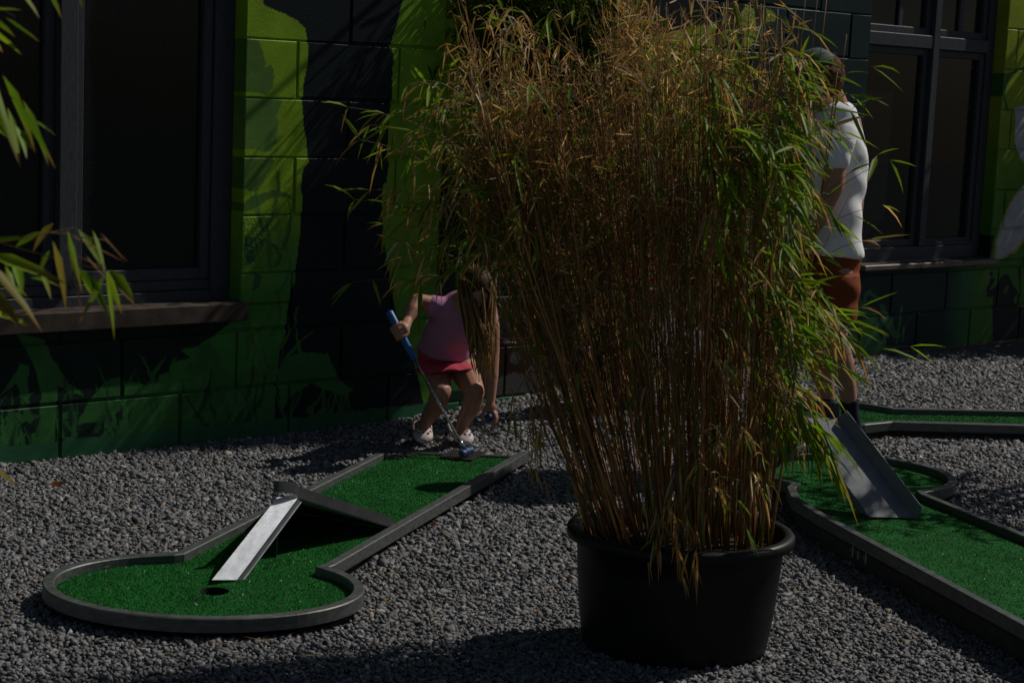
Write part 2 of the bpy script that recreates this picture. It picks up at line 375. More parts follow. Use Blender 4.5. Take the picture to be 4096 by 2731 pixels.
    fill([(1100, 60), (1230, 130), (1290, 460), (1220, 720), (1080, 740), (1100, 550), (1000, 400)], LIME2, ox=2700, oy=0, sc_=3.92)
    fill([(1430, 130), (1560, 200), (1580, 330), (1430, 360)], LIME2, ox=2700, oy=0, sc_=3.92)
    fill([(970, -40), (1010, 0), (980, 110), (950, 60)], LIME2, ox=2700, oy=0, sc_=3.92)
    fill([(2430, 1000), (2450, 900), (2500, 845), (2570, 830), (2640, 850), (2690, 930), (2705, 1040), (2690, 1120), (2640, 1165), (2560, 1170), (2480, 1160), (2440, 1120)], RED)
    fill([(2430, 985), (2450, 900), (2500, 845), (2570, 830), (2640, 850), (2690, 930), (2700, 965), (2560, 975)], MAROON)
    fill([(2590, 1165), (2680, 1160), (2670, 1235), (2600, 1250)], (.05, .012, .03))
    for b in ((2510, 880, 20, 25), (2530, 920, 28, 18), (2605, 905, 15, 25), (2660, 910, 16, 22), (2580, 1030, 14, 24), (2660, 1070, 22, 30), (2610, 1090, 18, 22), (2612, 1150, 18, 14), (2480, 960, 14, 18)): blob(*b, WHITE)
    fill([(2680, 1240), (2720, 1230), (2760, 1340), (2800, 1285), (2830, 1340), (2850, 1560), (2580, 1560), (2570, 1400), (2600, 1290), (2640, 1330)], WHITE)
    blob(2610, 1268, 19, 18, (.40, .09, .015))
    fill([(1990, 1400), (2020, 1300), (2060, 1230), (2120, 1200), (2200, 1185), (2260, 1220), (2290, 1300), (2295, 1420), (2240, 1475), (2120, 1505), (2000, 1490)], (.03, .010, .010))  # second toadstool: shade painted into its cap, spots and stem
    for b in ((2100, 1258, 24, 28), (2045, 1305, 22, 25), (2040, 1368, 28, 17), (2180, 1238, 15, 22), (2212, 1262, 16, 26), (2062, 1432, 22, 24), (2145, 1430, 15, 24), (2232, 1325, 18, 24), (2150, 1472, 34, 13), (2120, 1340, 16, 20)): blob(*b, (.10, .095, .095))
    fill([(1960, 1530), (2050, 1490), (2140, 1490), (2210, 1520), (2140, 1560), (2060, 1625), (1960, 1625)], (.08, .078, .072))
    # plants under the right window and beside it
    fill([(120, 520), (160, 640), (180, 720), (210, 580), (275, 530), (410, 635), (400, 660), (280, 600), (230, 640), (240, 780), (330, 760), (420, 850), (400, 730), (470, 730), (510, 840), (590, 930), (610, 1030), (700, 1180), (600, 1180), (510, 1050), (400, 890), (390, 960), (410, 1140), (440, 1240), (480, 1090), (500, 1120), (500, 1300), (640, 1300), (640, 1400), (100, 1460), (-200, 1500), (-200, 900), (120, 800)], (.035, .13, .05), **K)
    fill([(690, 750), (715, 760), (710, 930), (650, 1260), (630, 1260), (680, 930)], (.045, .15, .05), **K)
    fill([(740, 1030), (760, 1040), (740, 1190), (710, 1250), (720, 1100)], (.045, .15, .05), **K)
    fill([(1830, 280), (1900, 260), (1880, 430), (1840, 540), (1740, 560), (1780, 420)], (.08, .2, .03), **K)
    fill([(1780, 640), (1760, 760), (1700, 850), (1660, 980), (1620, 1110), (1610, 950), (1670, 720)], (.06, .17, .03), **K)
    fill([(1590, 1040), (1570, 1180), (1530, 1270), (1540, 1150)], (.05, .15, .04), **K)
    fill([(1840, 540), (1900, 380), (1960, 370), (1950, 420), (1880, 540), (1960, 490), (2070, 330), (2140, 330), (2200, 460), (2290, 600), (2290, 780), (2352, 760), (2700, 760), (2700, 1512), (1930, 1512), (1930, 620), (1840, 640)], DK, **K)
    fill([(2130, 480), (2150, 490), (2110, 590), (2070, 570)], (.06, .18, .02), **K)
    fill([(2220, 620), (2260, 600), (2250, 720), (2210, 730)], (.06, .18, .02), **K)
    blob(4079, 1097, 6, 30, DK); blob(4080, 1150, 3, 40, DK)
    blob(3965, 1095, 7, 10, DK)
    fill([(3990, 330), (4010, 300), (4050, 285), (4110, 260), (4110, 272), (4050, 300), (4025, 340), (4022, 390), (4040, 450), (4025, 440), (4008, 380), (3990, 480), (3975, 560), (3962, 560), (3975, 440)], (.04, .13, .02))
    fill([(4062, 430), (4096, 425), (4200, 425), (4200, 660), (4096, 655), (4075, 620), (4060, 560)], WHITE)
    fill([(4096, 735), (4200, 700), (4200, 940), (4096, 965), (4060, 1010), (3995, 1043), (3976, 1030), (3983, 960), (4008, 880), (4038, 810)], (.40, .34, .05))
    fill([(4096, 742), (4200, 706), (4200, 925), (4096, 945), (4056, 1000), (3997, 1036), (3984, 1026), (3990, 960), (4014, 882), (4044, 814)], WHITE)
    fill([(3935, 890), (3950, 900), (3955, 950), (3975, 940), (3983, 880), (3975, 960), (3960, 1030), (3925, 1030)], DK)
    # scuffed foot of the wall
    n = rng.random((h, w)); sm = n.copy()
    for _ in range(5): sm = (sm + np.roll(sm, 1, 1) + np.roll(sm, -1, 1) + np.roll(sm, 3, 1) + np.roll(sm, 1, 0)) / 5
    foot = (Z < .03 + .10 * sm + .05 * sstep(8.0, 8.6, X)) & (Z < .10)
    I[foot] = np.where((X[foot] > 8.2)[:, None], np.array((.10, .085, .07)), np.array((.03, .13, .06)))
    I *= (0.9 + 0.35 * (sm[..., None] - sm.mean()))
    img = bpy.data.images.new('mural_paint', w, h, float_buffer=True)
    img.colorspace_settings.name = 'Non-Color'
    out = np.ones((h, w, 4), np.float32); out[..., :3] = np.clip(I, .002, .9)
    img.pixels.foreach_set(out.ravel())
    return img

BLD = thing('painted_building', 'long low concrete block building painted with a green jungle mural', 'building', tuple(WN * WALL_D))
BLD.rotation_euler = (0, 0, -YAW)
def wall_material(coarse=False, img=None):
    m, ns, ls, b = new_mat('mural_wall_coarse' if coarse else 'mural_wall', rough=0.5, spec=0.16)
    tc = nd(ns, 'ShaderNodeTexCoord'); tc.object = BLD
    sx = nd(ns, 'ShaderNodeSeparateXYZ'); ls.new(tc.outputs['Object'], sx.inputs[0])
    cx = nd(ns, 'ShaderNodeCombineXYZ'); ls.new(sx.outputs[0], cx.inputs[0]); ls.new(sx.outputs[2], cx.inputs[1])
    mp = nd(ns, 'ShaderNodeMapping')
    mp.inputs['Location'].default_value = (-MX0 / (MX1 - MX0), -MZ0 / (MZ1 - MZ0), 0)
    mp.inputs['Scale'].default_value = (1 / (MX1 - MX0), 1 / (MZ1 - MZ0), 1)
    ls.new(cx.outputs[0], mp.inputs[0])
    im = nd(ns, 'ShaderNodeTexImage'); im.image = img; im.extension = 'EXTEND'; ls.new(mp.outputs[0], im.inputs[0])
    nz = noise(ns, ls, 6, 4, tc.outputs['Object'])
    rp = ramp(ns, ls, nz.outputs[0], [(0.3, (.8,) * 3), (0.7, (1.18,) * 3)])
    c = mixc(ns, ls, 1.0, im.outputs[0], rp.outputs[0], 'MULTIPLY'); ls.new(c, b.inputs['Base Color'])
    fine = noise(ns, ls, 75 if coarse else 170, 3, tc.outputs['Object'], .6)
    vo = nd(ns, 'ShaderNodeTexVoronoi'); vo.inputs['Scale'].default_value = 26; ls.new(tc.outputs['Object'], vo.inputs['Vector'])
    pit = ramp(ns, ls, vo.outputs['Distance'], [(0.02, (0, 0, 0)), (0.09, (1, 1, 1))])
    ad = nd(ns, 'ShaderNodeMath', operation='MULTIPLY_ADD'); ls.new(fine.outputs[0], ad.inputs[0]); ad.inputs[1].default_value = 0.8; ls.new(pit.outputs[0], ad.inputs[2])
    bump(ns, ls, b, ad.outputs[0], 1.0 if coarse else 0.5, 0.009 if coarse else 0.003)
    return m
MURAL = paint_mural()
WALLMAT = wall_material(False, MURAL); WALLROUGH = wall_material(True, MURAL)
CRS = 0.25; HALF = 1.1054 * 0.25; XJ = 5.297
OPEN = [(2.30, 4.207, 0.60, 2.62), (8.402, 9.762, 0.628, 2.62)]
def build_wall():
    # core behind the blocks: the recessed joints and the window reveals
    mb = MB(); y0, y1 = 0.011, 0.30; top = 3.4
    xs = [0.2, 2.30, 4.207, 8.402, 9.762, 13.0]
    for i in range(5):
        if i in (1, 3):
            z0, z1 = (0.60, 2.62) if i == 1 else (0.628, 2.62)
            mb.box(xs[i], xs[i + 1], y0, y1, -0.3, z0); mb.box(xs[i], xs[i + 1], y0, y1, z1, top)
        else: mb.box(xs[i], xs[i + 1], y0, y1, -0.3, top)
    mb.build('wall_core', WALLMAT, BLD)
    roof = MB(); roof.box(0.1, 13.1, -0.04, 5, 3.4, 3.5); roof.build('roof_edge', plain_mat('roof_metal', (.05, .05, .05)), BLD)
    def put(xa, xb, za, zb):
        g = 0.0065
        xa, xb, za, zb = xa + g, xb - g, za + g, zb - g
        if xb - xa < .02 or zb - za < .02: return
        b = MB(); b.cbox(xa, xb, rng.uniform(-.0012, .0012), 0.02, za, zb, 0.0035)
        v = [tuple(np.array(p) + (rng.uniform(-.0016, .0016, 3) if p[1] < .019 else 0)) for p in b.v]; b.v = v
        b.build('block', WALLROUGH if (rng.random() < .07 or (4.8 < xa < 5.1 and 1.6 < za < 1.7)) else WALLMAT, BLD)
    for side in (0, 1):
        z0 = (1.6409 if side == 0 else 1.9991) * CRS + CAM_H; xo = (13.4515 if side == 0 else 32.8917) * CRS
        lo, hi = (0.2, XJ - 0.006) if side == 0 else (XJ + 0.006, 13.0)
        for r in range(-5, 9):
            zt, zb = z0 - r * CRS, z0 - (r + 1) * CRS
            if zb > 2.75: continue
            zb = max(zb, -0.06)
            par = (0 if r % 2 else 1) if side == 0 else (1 if r % 2 else 0)
            k0 = math.floor((lo - xo) / HALF) - 2; k0 += (k0 - par) % 2
            x = xo + k0 * HALF; cuts = []
            while x < hi:
                a, b_ = max(x, lo), min(x + 2 * HALF, hi)
                if b_ > a: cuts.append((a, b_))
                x += 2 * HALF
            for a, b_ in cuts:
                op = [o for o in OPEN if o[0] < b_ and o[1] > a and o[3] > zb and o[2] < zt]
                if not op: put(a, b_, zb, zt); continue
                o = op[0]
                if o[2] - zb > .03: put(a, b_, zb, o[2])
                zlow = max(zb, o[2])
                if a < o[0]: put(a, o[0] + 0.0065, zlow - .006, zt)
                if b_ > o[1]: put(o[1] - 0.0065, b_, zlow - .006, zt)
build_wall()

FRAME = plain_mat('anthracite_frame', (.050, .053, .062), 0.55, 0, 0.22, nscale=25, namp=0.3, bmp=0.25, bscale=60, stretch=(6, 6, 1))
def glass_material():
    m, ns, ls, b = new_mat('dark_window_glass', (.006, .008, .010), 0.06, 0, 0.18)
    tc = nd(ns, 'ShaderNodeTexCoord'); nz = noise(ns, ls, 120, 2, tc.outputs['Object'])
    rp = ramp(ns, ls, nz.outputs[0], [(.35, (.005, .007, .008)), (.7, (.017, .020, .020))]); ls.new(rp.outputs[0], b.inputs['Base Color'])
    n2 = noise(ns, ls, 1.5, 2, tc.outputs['Object']); bump(ns, ls, b, n2.outputs[0], .02, .01)
    return m
GLASS = glass_material()
STONE = plain_mat('sill_stone', (.058, .043, .034), 0.8, 0, .2, nscale=14, namp=0.5, bmp=0.3, bscale=90)
STONE2 = plain_mat('rusty_sill', (.11, .085, .07), 0.5, nscale=9, namp=0.6, bmp=0.3, bscale=90)
def bar(mb, x0, x1, z0, z1, y0, y1): mb.cbox(x0, x1, y0, y1, z0, z1, 0.003)
def build_windows():
    # left window, two lights beside a wide mullion
    m = MB()
    bar(m, 4.110, 4.206, .60, 2.60, .092, .16); bar(m, 2.305, 2.40, .60, 2.60, .092, .16)
    bar(m, 2.40, 4.110, .602, .655, .088, .16); bar(m, 2.40, 4.110, .659, .700, .100, .16); bar(m, 2.40, 4.110, 2.50, 2.60, .095, .16)
    w = m.build('window', FRAME, BLD); w['label'] = 'wide dark window with two tall panes behind bamboo leaves'
    q = MB(); bar(q, 3.385, 3.462, .700, 2.50, .066, .15); q.build('mullion', FRAME, w)
    for a, b_ in ((2.402, 3.383), (3.464, 4.108)):
        s = MB(); bar(s, a, a + .045, .703, 2.49, .108, .16); bar(s, b_ - .045, b_, .703, 2.49, .108, .16)
        bar(s, a + .045, b_ - .045, .703, .752, .106, .16); bar(s, a + .045, b_ - .045, 2.44, 2.49, .108, .16)
        s.build('sash', FRAME, w)
        g = MB(); g.box(a + .03, b_ - .03, .135, .150, .73, 2.46); g.build('pane', GLASS, w)
    s = MB(); s.cbox(2.20, 4.212, -.052, .0885, .534, .612, .004); s.build('window_sill', STONE, BLD)
    # right window: transom, mullion, four lights
    m = MB()
    bar(m, 9.685, 9.760, .64, 2.60, .085, .16); bar(m, 8.404, 8.46, .64, 2.60, .085, .16); bar(m, 8.46, 9.685, 2.5, 2.6, .085, .16)
    bar(m, 8.46, 9.685, .640, .722, .078, .16)
    w = m.build('window', FRAME, BLD); w['label'] = 'dark four light window with transom behind the man'
    q = MB(); bar(q, 9.105, 9.166, .724, 2.50, .066, .15); q.build('mullion', FRAME, w)
    q = MB(); bar(q, 8.462, 9.103, 1.914, 1.990, .07, .15); bar(q, 9.168, 9.683, 1.914, 1.990, .07, .15); q.build('transom', FRAME, w)
    for a, b_, c, d in ((8.462, 9.103, .724, 1.912), (9.168, 9.683, .724, 1.912), (8.462, 9.103, 1.992, 2.498), (9.168, 9.683, 1.992, 2.498)):
        s = MB(); t = .042
        bar(s, a, a + t, c, d, .10, .15); bar(s, b_ - t, b_, c, d, .10, .15); bar(s, a + t, b_ - t, c, c + t, .10, .15); bar(s, a + t, b_ - t, d - t, d, .10, .15)
        if c < 1 and a > 9: bar(s, a, b_, c, c + .02, .082, .0985)
        s.build('sash', FRAME, w)
        g = MB(); g.box(a + .03, b_ - .03, .125, .14, c + .03, d - .03); g.build('pane', GLASS, w)
    q = MB(); bar(q, 8.80, 8.84, 2.034, 2.45, .108, .124); bar(q, 9.40, 9.44, 2.034, 2.45, .108, .124); q.build('glazing_bar', FRAME, w)
    s = MB(); s.cbox(8.44, 9.785, -.055, .075, .605, .637, .004); s.build('window_sill', STONE2, BLD)
build_windows()
# ================================================================== minigolf lanes
KERB = plain_mat('kerb_metal', (.088, .096, .092), 0.48, 0.2, 0.5, nscale=30, namp=0.35, bmp=0.15, bscale=140, stretch=(1, 1, 3))
DARKWOOD = plain_mat('kerb_timber', (.022, .016, .013), 0.8)
BASEMAT = plain_mat('lane_base', (.045, .047, .045), 0.85, nscale=25, namp=0.3)
def turf_material():
    m, ns, ls, b = new_mat('green_turf', (.012, .11, .02), 0.7, 0, .1)
    tc = nd(ns, 'ShaderNodeTexCoord')
    n1 = noise(ns, ls, 420, 2, tc.outputs['Object']); n2 = noise(ns, ls, 7, 3, tc.outputs['Object'])
    r1 = ramp(ns, ls, n1.outputs[0], [(.3, (.005, .07, .010)), (.7, (.016, .16, .026))])
    r2 = ramp(ns, ls, n2.outputs[0], [(.3, (.72,) * 3), (.7, (1.2,) * 3)])
    c = mixc(ns, ls, 1.0, r1.outputs[0], r2.outputs[0], 'MULTIPLY')
    ls.new(c, b.inputs['Base Color']); bump(ns, ls, b, n1.outputs[0], 1.0, .004)
    return m
TURF = turf_material()
BLADE = attr_mat('turf_blade', 0.55, 0.12)
HOLE = plain_mat('hole_black', (.004, .004, .004), .9)
KZ, TZ = 0.100, 0.072
def inset(poly, d):
    """offset a closed counter-clockwise outline inwards"""
    n = len(poly); out = []
    for i in range(n):
        a, b, c = (np.array(poly[(i + k) % n][:2]) for k in (-1, 0, 1))
        e1 = (b - a) / (np.linalg.norm(b - a) + 1e-9); e2 = (c - b) / (np.linalg.norm(c - b) + 1e-9)
        n1 = np.array([-e1[1], e1[0]]); n2 = np.array([-e2[1], e2[0]]); k = n1 + n2
        k = k / max(0.35, (k @ n1)) if np.linalg.norm(k) > 1e-6 else n1
        out.append(b + d * k)
    return out
def kerb_piece(name, A, B, parent, z=0.0, zt=KZ, zin=TZ - .006, zo=0.060, chf=.003, mat=None):
    """A: points along the outer edge, B: the same along the inner edge"""
    vs, fs = [], []
    for a, b in zip(A, B):
        a = np.array(a); b = np.array(b); d = (b - a) / (np.linalg.norm(b - a) + 1e-9) * chf
        for p, zz in ((a, zo), (a, zt - chf), (a + d, zt), (b - d, zt), (b, zt - chf), (b, zin)): vs.append((p[0], p[1], z + zz))
    n = len(A)
    for i in range(n - 1):
        for k in range(6): fs.append((i * 6 + k, i * 6 + (k + 1) % 6, i * 6 + 6 + (k + 1) % 6, i * 6 + 6 + k))
    fs += [tuple(range(5, -1, -1)), tuple((n - 1) * 6 + k for k in range(6))]
    return mesh_ob(name, vs, fs, mat or KERB, parent)
def lane(name, label, outline, splits, z, seed, low=(), blades=30000, holes=()):
    """outline: closed counter-clockwise outer edge of the kerb; splits: vertex numbers where kerb lengths meet"""
    t = thing(name, label, 'minigolf lane', (0, 0, 0), 'minigolf lanes set on the gravel')
    inn = inset(outline, 0.033); n = len(outline)
    for k in range(len(splits)):
        i, j = splits[k], splits[(k + 1) % len(splits)]
        if j <= i: j += n
        A = [np.array(outline[q % n][:2]) for q in range(i, j + 1)]; B = [inn[q % n] for q in range(i, j + 1)]
        e = (A[1] - A[0]) / np.linalg.norm(A[1] - A[0]) * .0008; A[0] = A[0] + e; B[0] = B[0] + e
        lowk = k in low
        kerb_piece('kerb', A, B, t, z, zt=.079 if lowk else KZ, mat=DARKWOOD if lowk else KERB)
    m = MB(); m.prism(inset(outline, .022), z + .040, z + .0665); m.build('timber_rim', DARKWOOD, t) if not holes else None
    m = MB(); m.prism(inset(outline, .028), -.05, z + .0398); m.build('base', BASEMAT, t)
    poly = inset(outline, .0325)
    # turf with the hole left open
    tri = tessellate_polygon([[Vector((p[0], p[1], 0)) for p in poly]] + [[Vector((h[0] + h[2] * math.cos(q), h[1] + h[2] * math.sin(q), 0)) for q in np.linspace(0, 2 * math.pi, 25)[:-1]] for h in holes])
    vs = [(p[0], p[1], z + TZ) for p in poly]
    for h in holes: vs += [(h[0] + h[2] * math.cos(q), h[1] + h[2] * math.sin(q), z + TZ) for q in np.linspace(0, 2 * math.pi, 25)[:-1]]
    tf = mesh_ob('turf', vs, tri, TURF, t)
    bm = bmesh.new(); bm.from_mesh(tf.data); bmesh.ops.recalc_face_normals(bm, faces=bm.faces)
    for f in bm.faces:
        if f.normal.z < 0: f.normal_flip()
    bm.to_mesh(tf.data); bm.free()
    # short pile standing out of the turf
    P = np.array(poly); lo, hi = P.min(0), P.max(0)
    Q = rng.uniform(lo, hi, (blades * 2, 2)); ins = np.zeros(len(Q), bool)
    for i in range(len(P)):
        a, b = P[i], P[(i + 1) % len(P)]
        c = ((a[1] > Q[:, 1]) != (b[1] > Q[:, 1])); xx = (b[0] - a[0]) * (Q[:, 1] - a[1]) / (b[1] - a[1] + 1e-12) + a[0]; ins ^= c & (Q[:, 0] < xx)
    for h in holes: ins &= ((Q[:, 0] - h[0]) ** 2 + (Q[:, 1] - h[1]) ** 2) > h[2] ** 2
    Q = Q[ins][:blades]; N = len(Q)
    an = rng.uniform(0, 2 * np.pi, N); L = rng.uniform(.003, .007, N); wd = rng.uniform(.0009, .0017, N)
    lean = rng.normal(0, .0035, (N, 2)); dx = np.stack([np.cos(an), np.sin(an)], 1) * wd[:, None]
    V = np.zeros((N, 3, 3)); V[:, 0, :2] = Q - dx; V[:, 1, :2] = Q + dx; V[:, 2, :2] = Q + lean
    V[..., 2] = z + TZ - .0005; V[:, 2, 2] += L
    g = rng.lognormal(0, .3, N)[:, None]; colr = np.array([.008, .125, .014])[None] * g
    pale = rng.random(N) < .014; colr[pale] = np.array([.75, .8, .6])  # pale fibres, which also paint in the glints of the blade tips
    o = np_ob('turf_pile', V.reshape(-1, 3), [np.arange(N * 3).reshape(-1, 3)], BLADE, t, cols=np.repeat(colr, 3, 0)); o['kind'] = 'stuff'
    for h in holes:
        c = MB(); q = np.linspace(0, 2 * math.pi, 25)[:-1]
        ring = [(h[0] + h[2] * math.cos(a), h[1] + h[2] * math.sin(a)) for a in q]
        vs = [(x, y, z + TZ - .0005) for x, y in ring] + [(x, y, z + .012) for x, y in ring]
        c.add(vs, [(i, i + 24, (i + 1) % 24 + 24, (i + 1) % 24) for i in range(24)] + [tuple(range(24, 48))]); c.build('hole_cup', HOLE, t)
    return t
def arc(cx, cy, rx, ry, a0, a1, n):
    return [(cx + rx * math.cos(rad(a)), cy + ry * math.sin(rad(a))) for a in np.linspace(a0, a1, n)]
XY = lambda x, y, z=KZ: tuple(on_level(x, y, z)[:2])

# left lane: straight run widening into a round end
e0 = (-0.868, 5.118, 0.468, 0.352)
cR, cL = XY(1342, 2255), XY(706, 2204)
ang = lambda p: math.degrees(math.atan2((p[1] - e0[1]) / e0[3], (p[0] - e0[0]) / e0[2])) % 360
ratio = lambda p: math.hypot((p[1] - e0[1]) / e0[3], (p[0] - e0[0]) / e0[2])
tL, tR = XY(1508, 1808), XY(2120, 1802); t2L, t2R = XY(1600, 1783), XY(2120, 1802)
aL, aR = ang(cL), ang(cR)
outl = [cL] + arc(*e0, aL + 2, aR + 360 - 2, 64) + [cR] + [tR] + [XY(1660, 1785)] + [tL]
LANE1 = lane('minigolf_lane', 'green turf lane with round end and hole where the girl putts', outl, [0, 22, 44, 65, 66, 67, 68], 0.0, 1, low=(4, 5), blades=60000,
             holes=[(-0.842, 5.135, 0.044)])
g = MB(); pl = [XY(1757, 1831, .076), XY(1888, 1843, .076), XY(1945, 1810, .076), XY(1812, 1800, .076)]
g.prism(pl, TZ + .004, TZ + .0085); g.build('tee_plate', plain_mat('tee_plate_metal', (.07, .065, .06), .3, .5), LANE1)

# right lane
Z2, Z3 = 0.03, 0.055
e1 = (1.370, 7.0, 0.405, 0.375)
p_l, p_r = (1.060, 6.66), XY(3715, 1975, KZ + Z2)
ang1 = lambda p: math.degrees(math.atan2((p[1] - e1[1]) / e1[3], (p[0] - e1[0]) / e1[2])) % 360
dl = np.array(XY(4096, 2500, KZ + Z2)) - np.array(XY(3260, 2050, KZ + Z2)); dl /= np.linalg.norm(dl)
farL = tuple(np.array(XY(4096, 2500, KZ + Z2)) + dl * 1.6); dr = np.array(XY(4096, 2130, KZ + Z2)) - np.array(p_r); dr /= np.linalg.norm(dr)
farR = tuple(np.array(XY(4096, 2130, KZ + Z2)) + dr * 2.7)
midL = XY(3480, 2170, KZ + Z2)
outl2 = [p_r] + arc(*e1, ang1(p_r) - 360 + 3, ang1(p_l) - 4, 64) + [p_l, XY(3165, 1990, KZ + Z2), XY(3260, 2050, KZ + Z2), midL, farL, farR]
LANE2 = lane('minigolf_lane', 'green turf lane running to the big grey slide beside the pot', outl2, [0, 22, 44, 65, 68, 69, 70], Z2, 2, blades=70000)
# back lane
q = [XY(4330, 1712, KZ + Z3), XY(4330, 1640, KZ + Z3), XY(4096, 1638, KZ + Z3), XY(3570, 1628, KZ + Z3), XY(3430, 1605, KZ + Z3), XY(3150, 1600, KZ + Z3), XY(3050, 1640, KZ + Z3), XY(3060, 1690, KZ + Z3), XY(3460, 1697, KZ + Z3), XY(3570, 1686, KZ + Z3), XY(4096, 1700, KZ + Z3)]
LANE3 = lane('minigolf_lane', 'narrow green turf lane crossing behind the grey slide at the far side', q, [0, 2, 3, 4, 6, 8, 9, 10], Z3, 3, blades=26000)
GREEN_SOLID = [(e0[0], e0[1], e0[2] - .02, e0[3] - .02), (e1[0], e1[1], e1[2] - .02, e1[3] - .02)]
ccw = lambda Q: Q if sum(Q[i][0] * Q[(i + 1) % len(Q)][1] - Q[(i + 1) % len(Q)][0] * Q[i][1] for i in range(len(Q))) > 0 else Q[::-1]
GREEN_QUADS = [ccw([cL, cR, tR, tL]), ccw([p_l, XY(3260, 2050), farL, farR, p_r])]

# ------------------------------------------------------------------ ramps
GALV = plain_mat('galvanised_sheet', (.60, .63, .68), 0.38, 0.25, 0.5, nscale=40, namp=0.2, bmp=0.3, bscale=160, stretch=(1, .25, 1))
RAMPGREY = plain_mat('ramp_paint', (.085, .090, .092), 0.38, 0.2, 0.5, nscale=18, namp=0.2)
SLIDEGREY = plain_mat('slide_paint', (.16, .172, .19), 0.6, 0.0, 0.3, nscale=14, namp=0.18, bmp=.1, bscale=90)
def sheet(name, pts, th, mat, parent):
    """a flat four or more cornered plate of thickness th below the given points"""
    P = [np.array(p, float) for p in pts]; nrm = np.zeros(3)
    for i in range(1, len(P) - 1): nrm += np.cross(P[i] - P[0], P[i + 1] - P[0])
    nrm /= np.linalg.norm(nrm)
    n = len(P); vs = P + [p - nrm * th for p in P]
    fs = [tuple(range(n)), tuple(range(2 * n - 1, n - 1, -1))] + [(i, i + n, (i + 1) % n + n, (i + 1) % n) for i in range(n)]
    return mesh_ob(name, vs, fs, mat, parent)
def rail(name, line, hgt, th, mat, parent, r_end=True):
    """upright strip of height hgt standing along a 3D line, rounded at its first end"""
    L = [np.array(p, float) for p in line]; vs, fs = [], []
    for i, p in enumerate(L):
        t = L[min(i + 1, len(L) - 1)] - L[max(i - 1, 0)]; s = np.array([t[1], -t[0], 0]); s = s / (np.linalg.norm(s) + 1e-9) * th / 2
        h = hgt * (.55 if (i == 0 and r_end) else 1)
        for a, b in ((-1, 0), (1, 0), (1, h), (-1, h)): vs.append(p + a * s + np.array([0, 0, b]))
    for i in range(len(L) - 1):
        for k in range(4): fs.append((i * 4 + k, i * 4 + (k + 1) % 4, i * 4 + 4 + (k + 1) % 4, i * 4 + 4 + k))
    fs += [(3, 2, 1, 0), tuple((len(L) - 1) * 4 + k for k in range(4))]
    return mesh_ob(name, vs, fs, mat, parent)
def lerp(a, b, t): return np.array(a) * (1 - t) + np.array(b) * t

def small_ramp():
    t = thing('ball_ramp', 'small dark ramp with bright metal chute above the hole', 'ramp', (0, 0, 0))
    z0 = TZ + .004; hp = .187
    TL, TR = on_level(1110, 1987, z0 + hp), on_level(1192, 1990, z0 + hp)
    FL, FR = on_level(848, 2320, z0), on_level(948, 2318, z0)
    TL = at_depth(1110, 1987, TL[1] - .045)        # the trough leans over a little to its right
    pn = np.cross(TR - FR, TL - FR); d_ = ray(848, 2318); FL = EYE + d_ * (((FR - EYE) @ pn) / (d_ @ pn))
    # chute: floor with a folded lip along its right side
    fl = sheet('chute_floor', [FL, FR, TR, TL], .003, GALV, t)
    ax = (TR - FR); ax /= np.linalg.norm(ax); side = np.array([.95, -.2, 0]); side -= ax * (side @ ax); side /= np.linalg.norm(side)
    nrm = np.cross(side, ax)
    if nrm[2] < 0: nrm = -nrm
    rr = [FR + ax * .0, TR]
    a = .013
    sheet('chute_lip', [FR + side * .002 - nrm * .001, FR + side * .006 - nrm * .016, TR + side * .006 - nrm * .016, TR + side * .002 - nrm * .001], .0025, RAMPGREY, t)
    sheet('chute_edge', [FR + side * .0065 - nrm * .014, FR + side * .011 - nrm * .013, TR + side * .011 - nrm * .013, TR + side * .0065 - nrm * .014], .002, GALV, t)
    # funnel ramp rising from the lane to the head of the chute
    Lb, Rb = on_level(1118, 2032, z0), on_level(1597, 2118, z0)
    sheet('ramp_deck', [Rb, Lb, TL, TR], .004, RAMPGREY, t)
    # guard rail: from the right kerb up and round the head of the chute
    c = (TL + TR) / 2; w = np.linalg.norm(TR - TL) / 2
    dirx = (TR - TL) / np.linalg.norm(TR - TL); fw = (FL + FR) / 2 - c; fw[2] = 0; fw /= np.linalg.norm(fw)
    line = [lerp(Rb, TR, k) for k in np.linspace(0.02, 1, 9)]
    up = np.array([0, 0, .026])
    loop = [c + dirx * (w + .004) * math.cos(a) + fw * .05 * math.sin(a) + up * math.sin(a) ** .5 for a in np.linspace(0.2, math.pi, 22)]
    rail('guard_rail', line + loop, .036, .003, RAMPGREY, t)
    rail('guard_rail', [lerp(Lb, TL, k) for k in np.linspace(0.02, 1, 6)], .036, .003, RAMPGREY, t)
    sheet('support_panel', [lerp(Lb, TL, .96) - np.array([0, 0, .006]), lerp(Lb, TL, .1) - np.array([0, 0, .006]), np.append(lerp(Lb, TL, .1)[:2], z0), np.append(lerp(Lb, TL, .96)[:2], z0)], .003, RAMPGREY, t)
small_ramp()

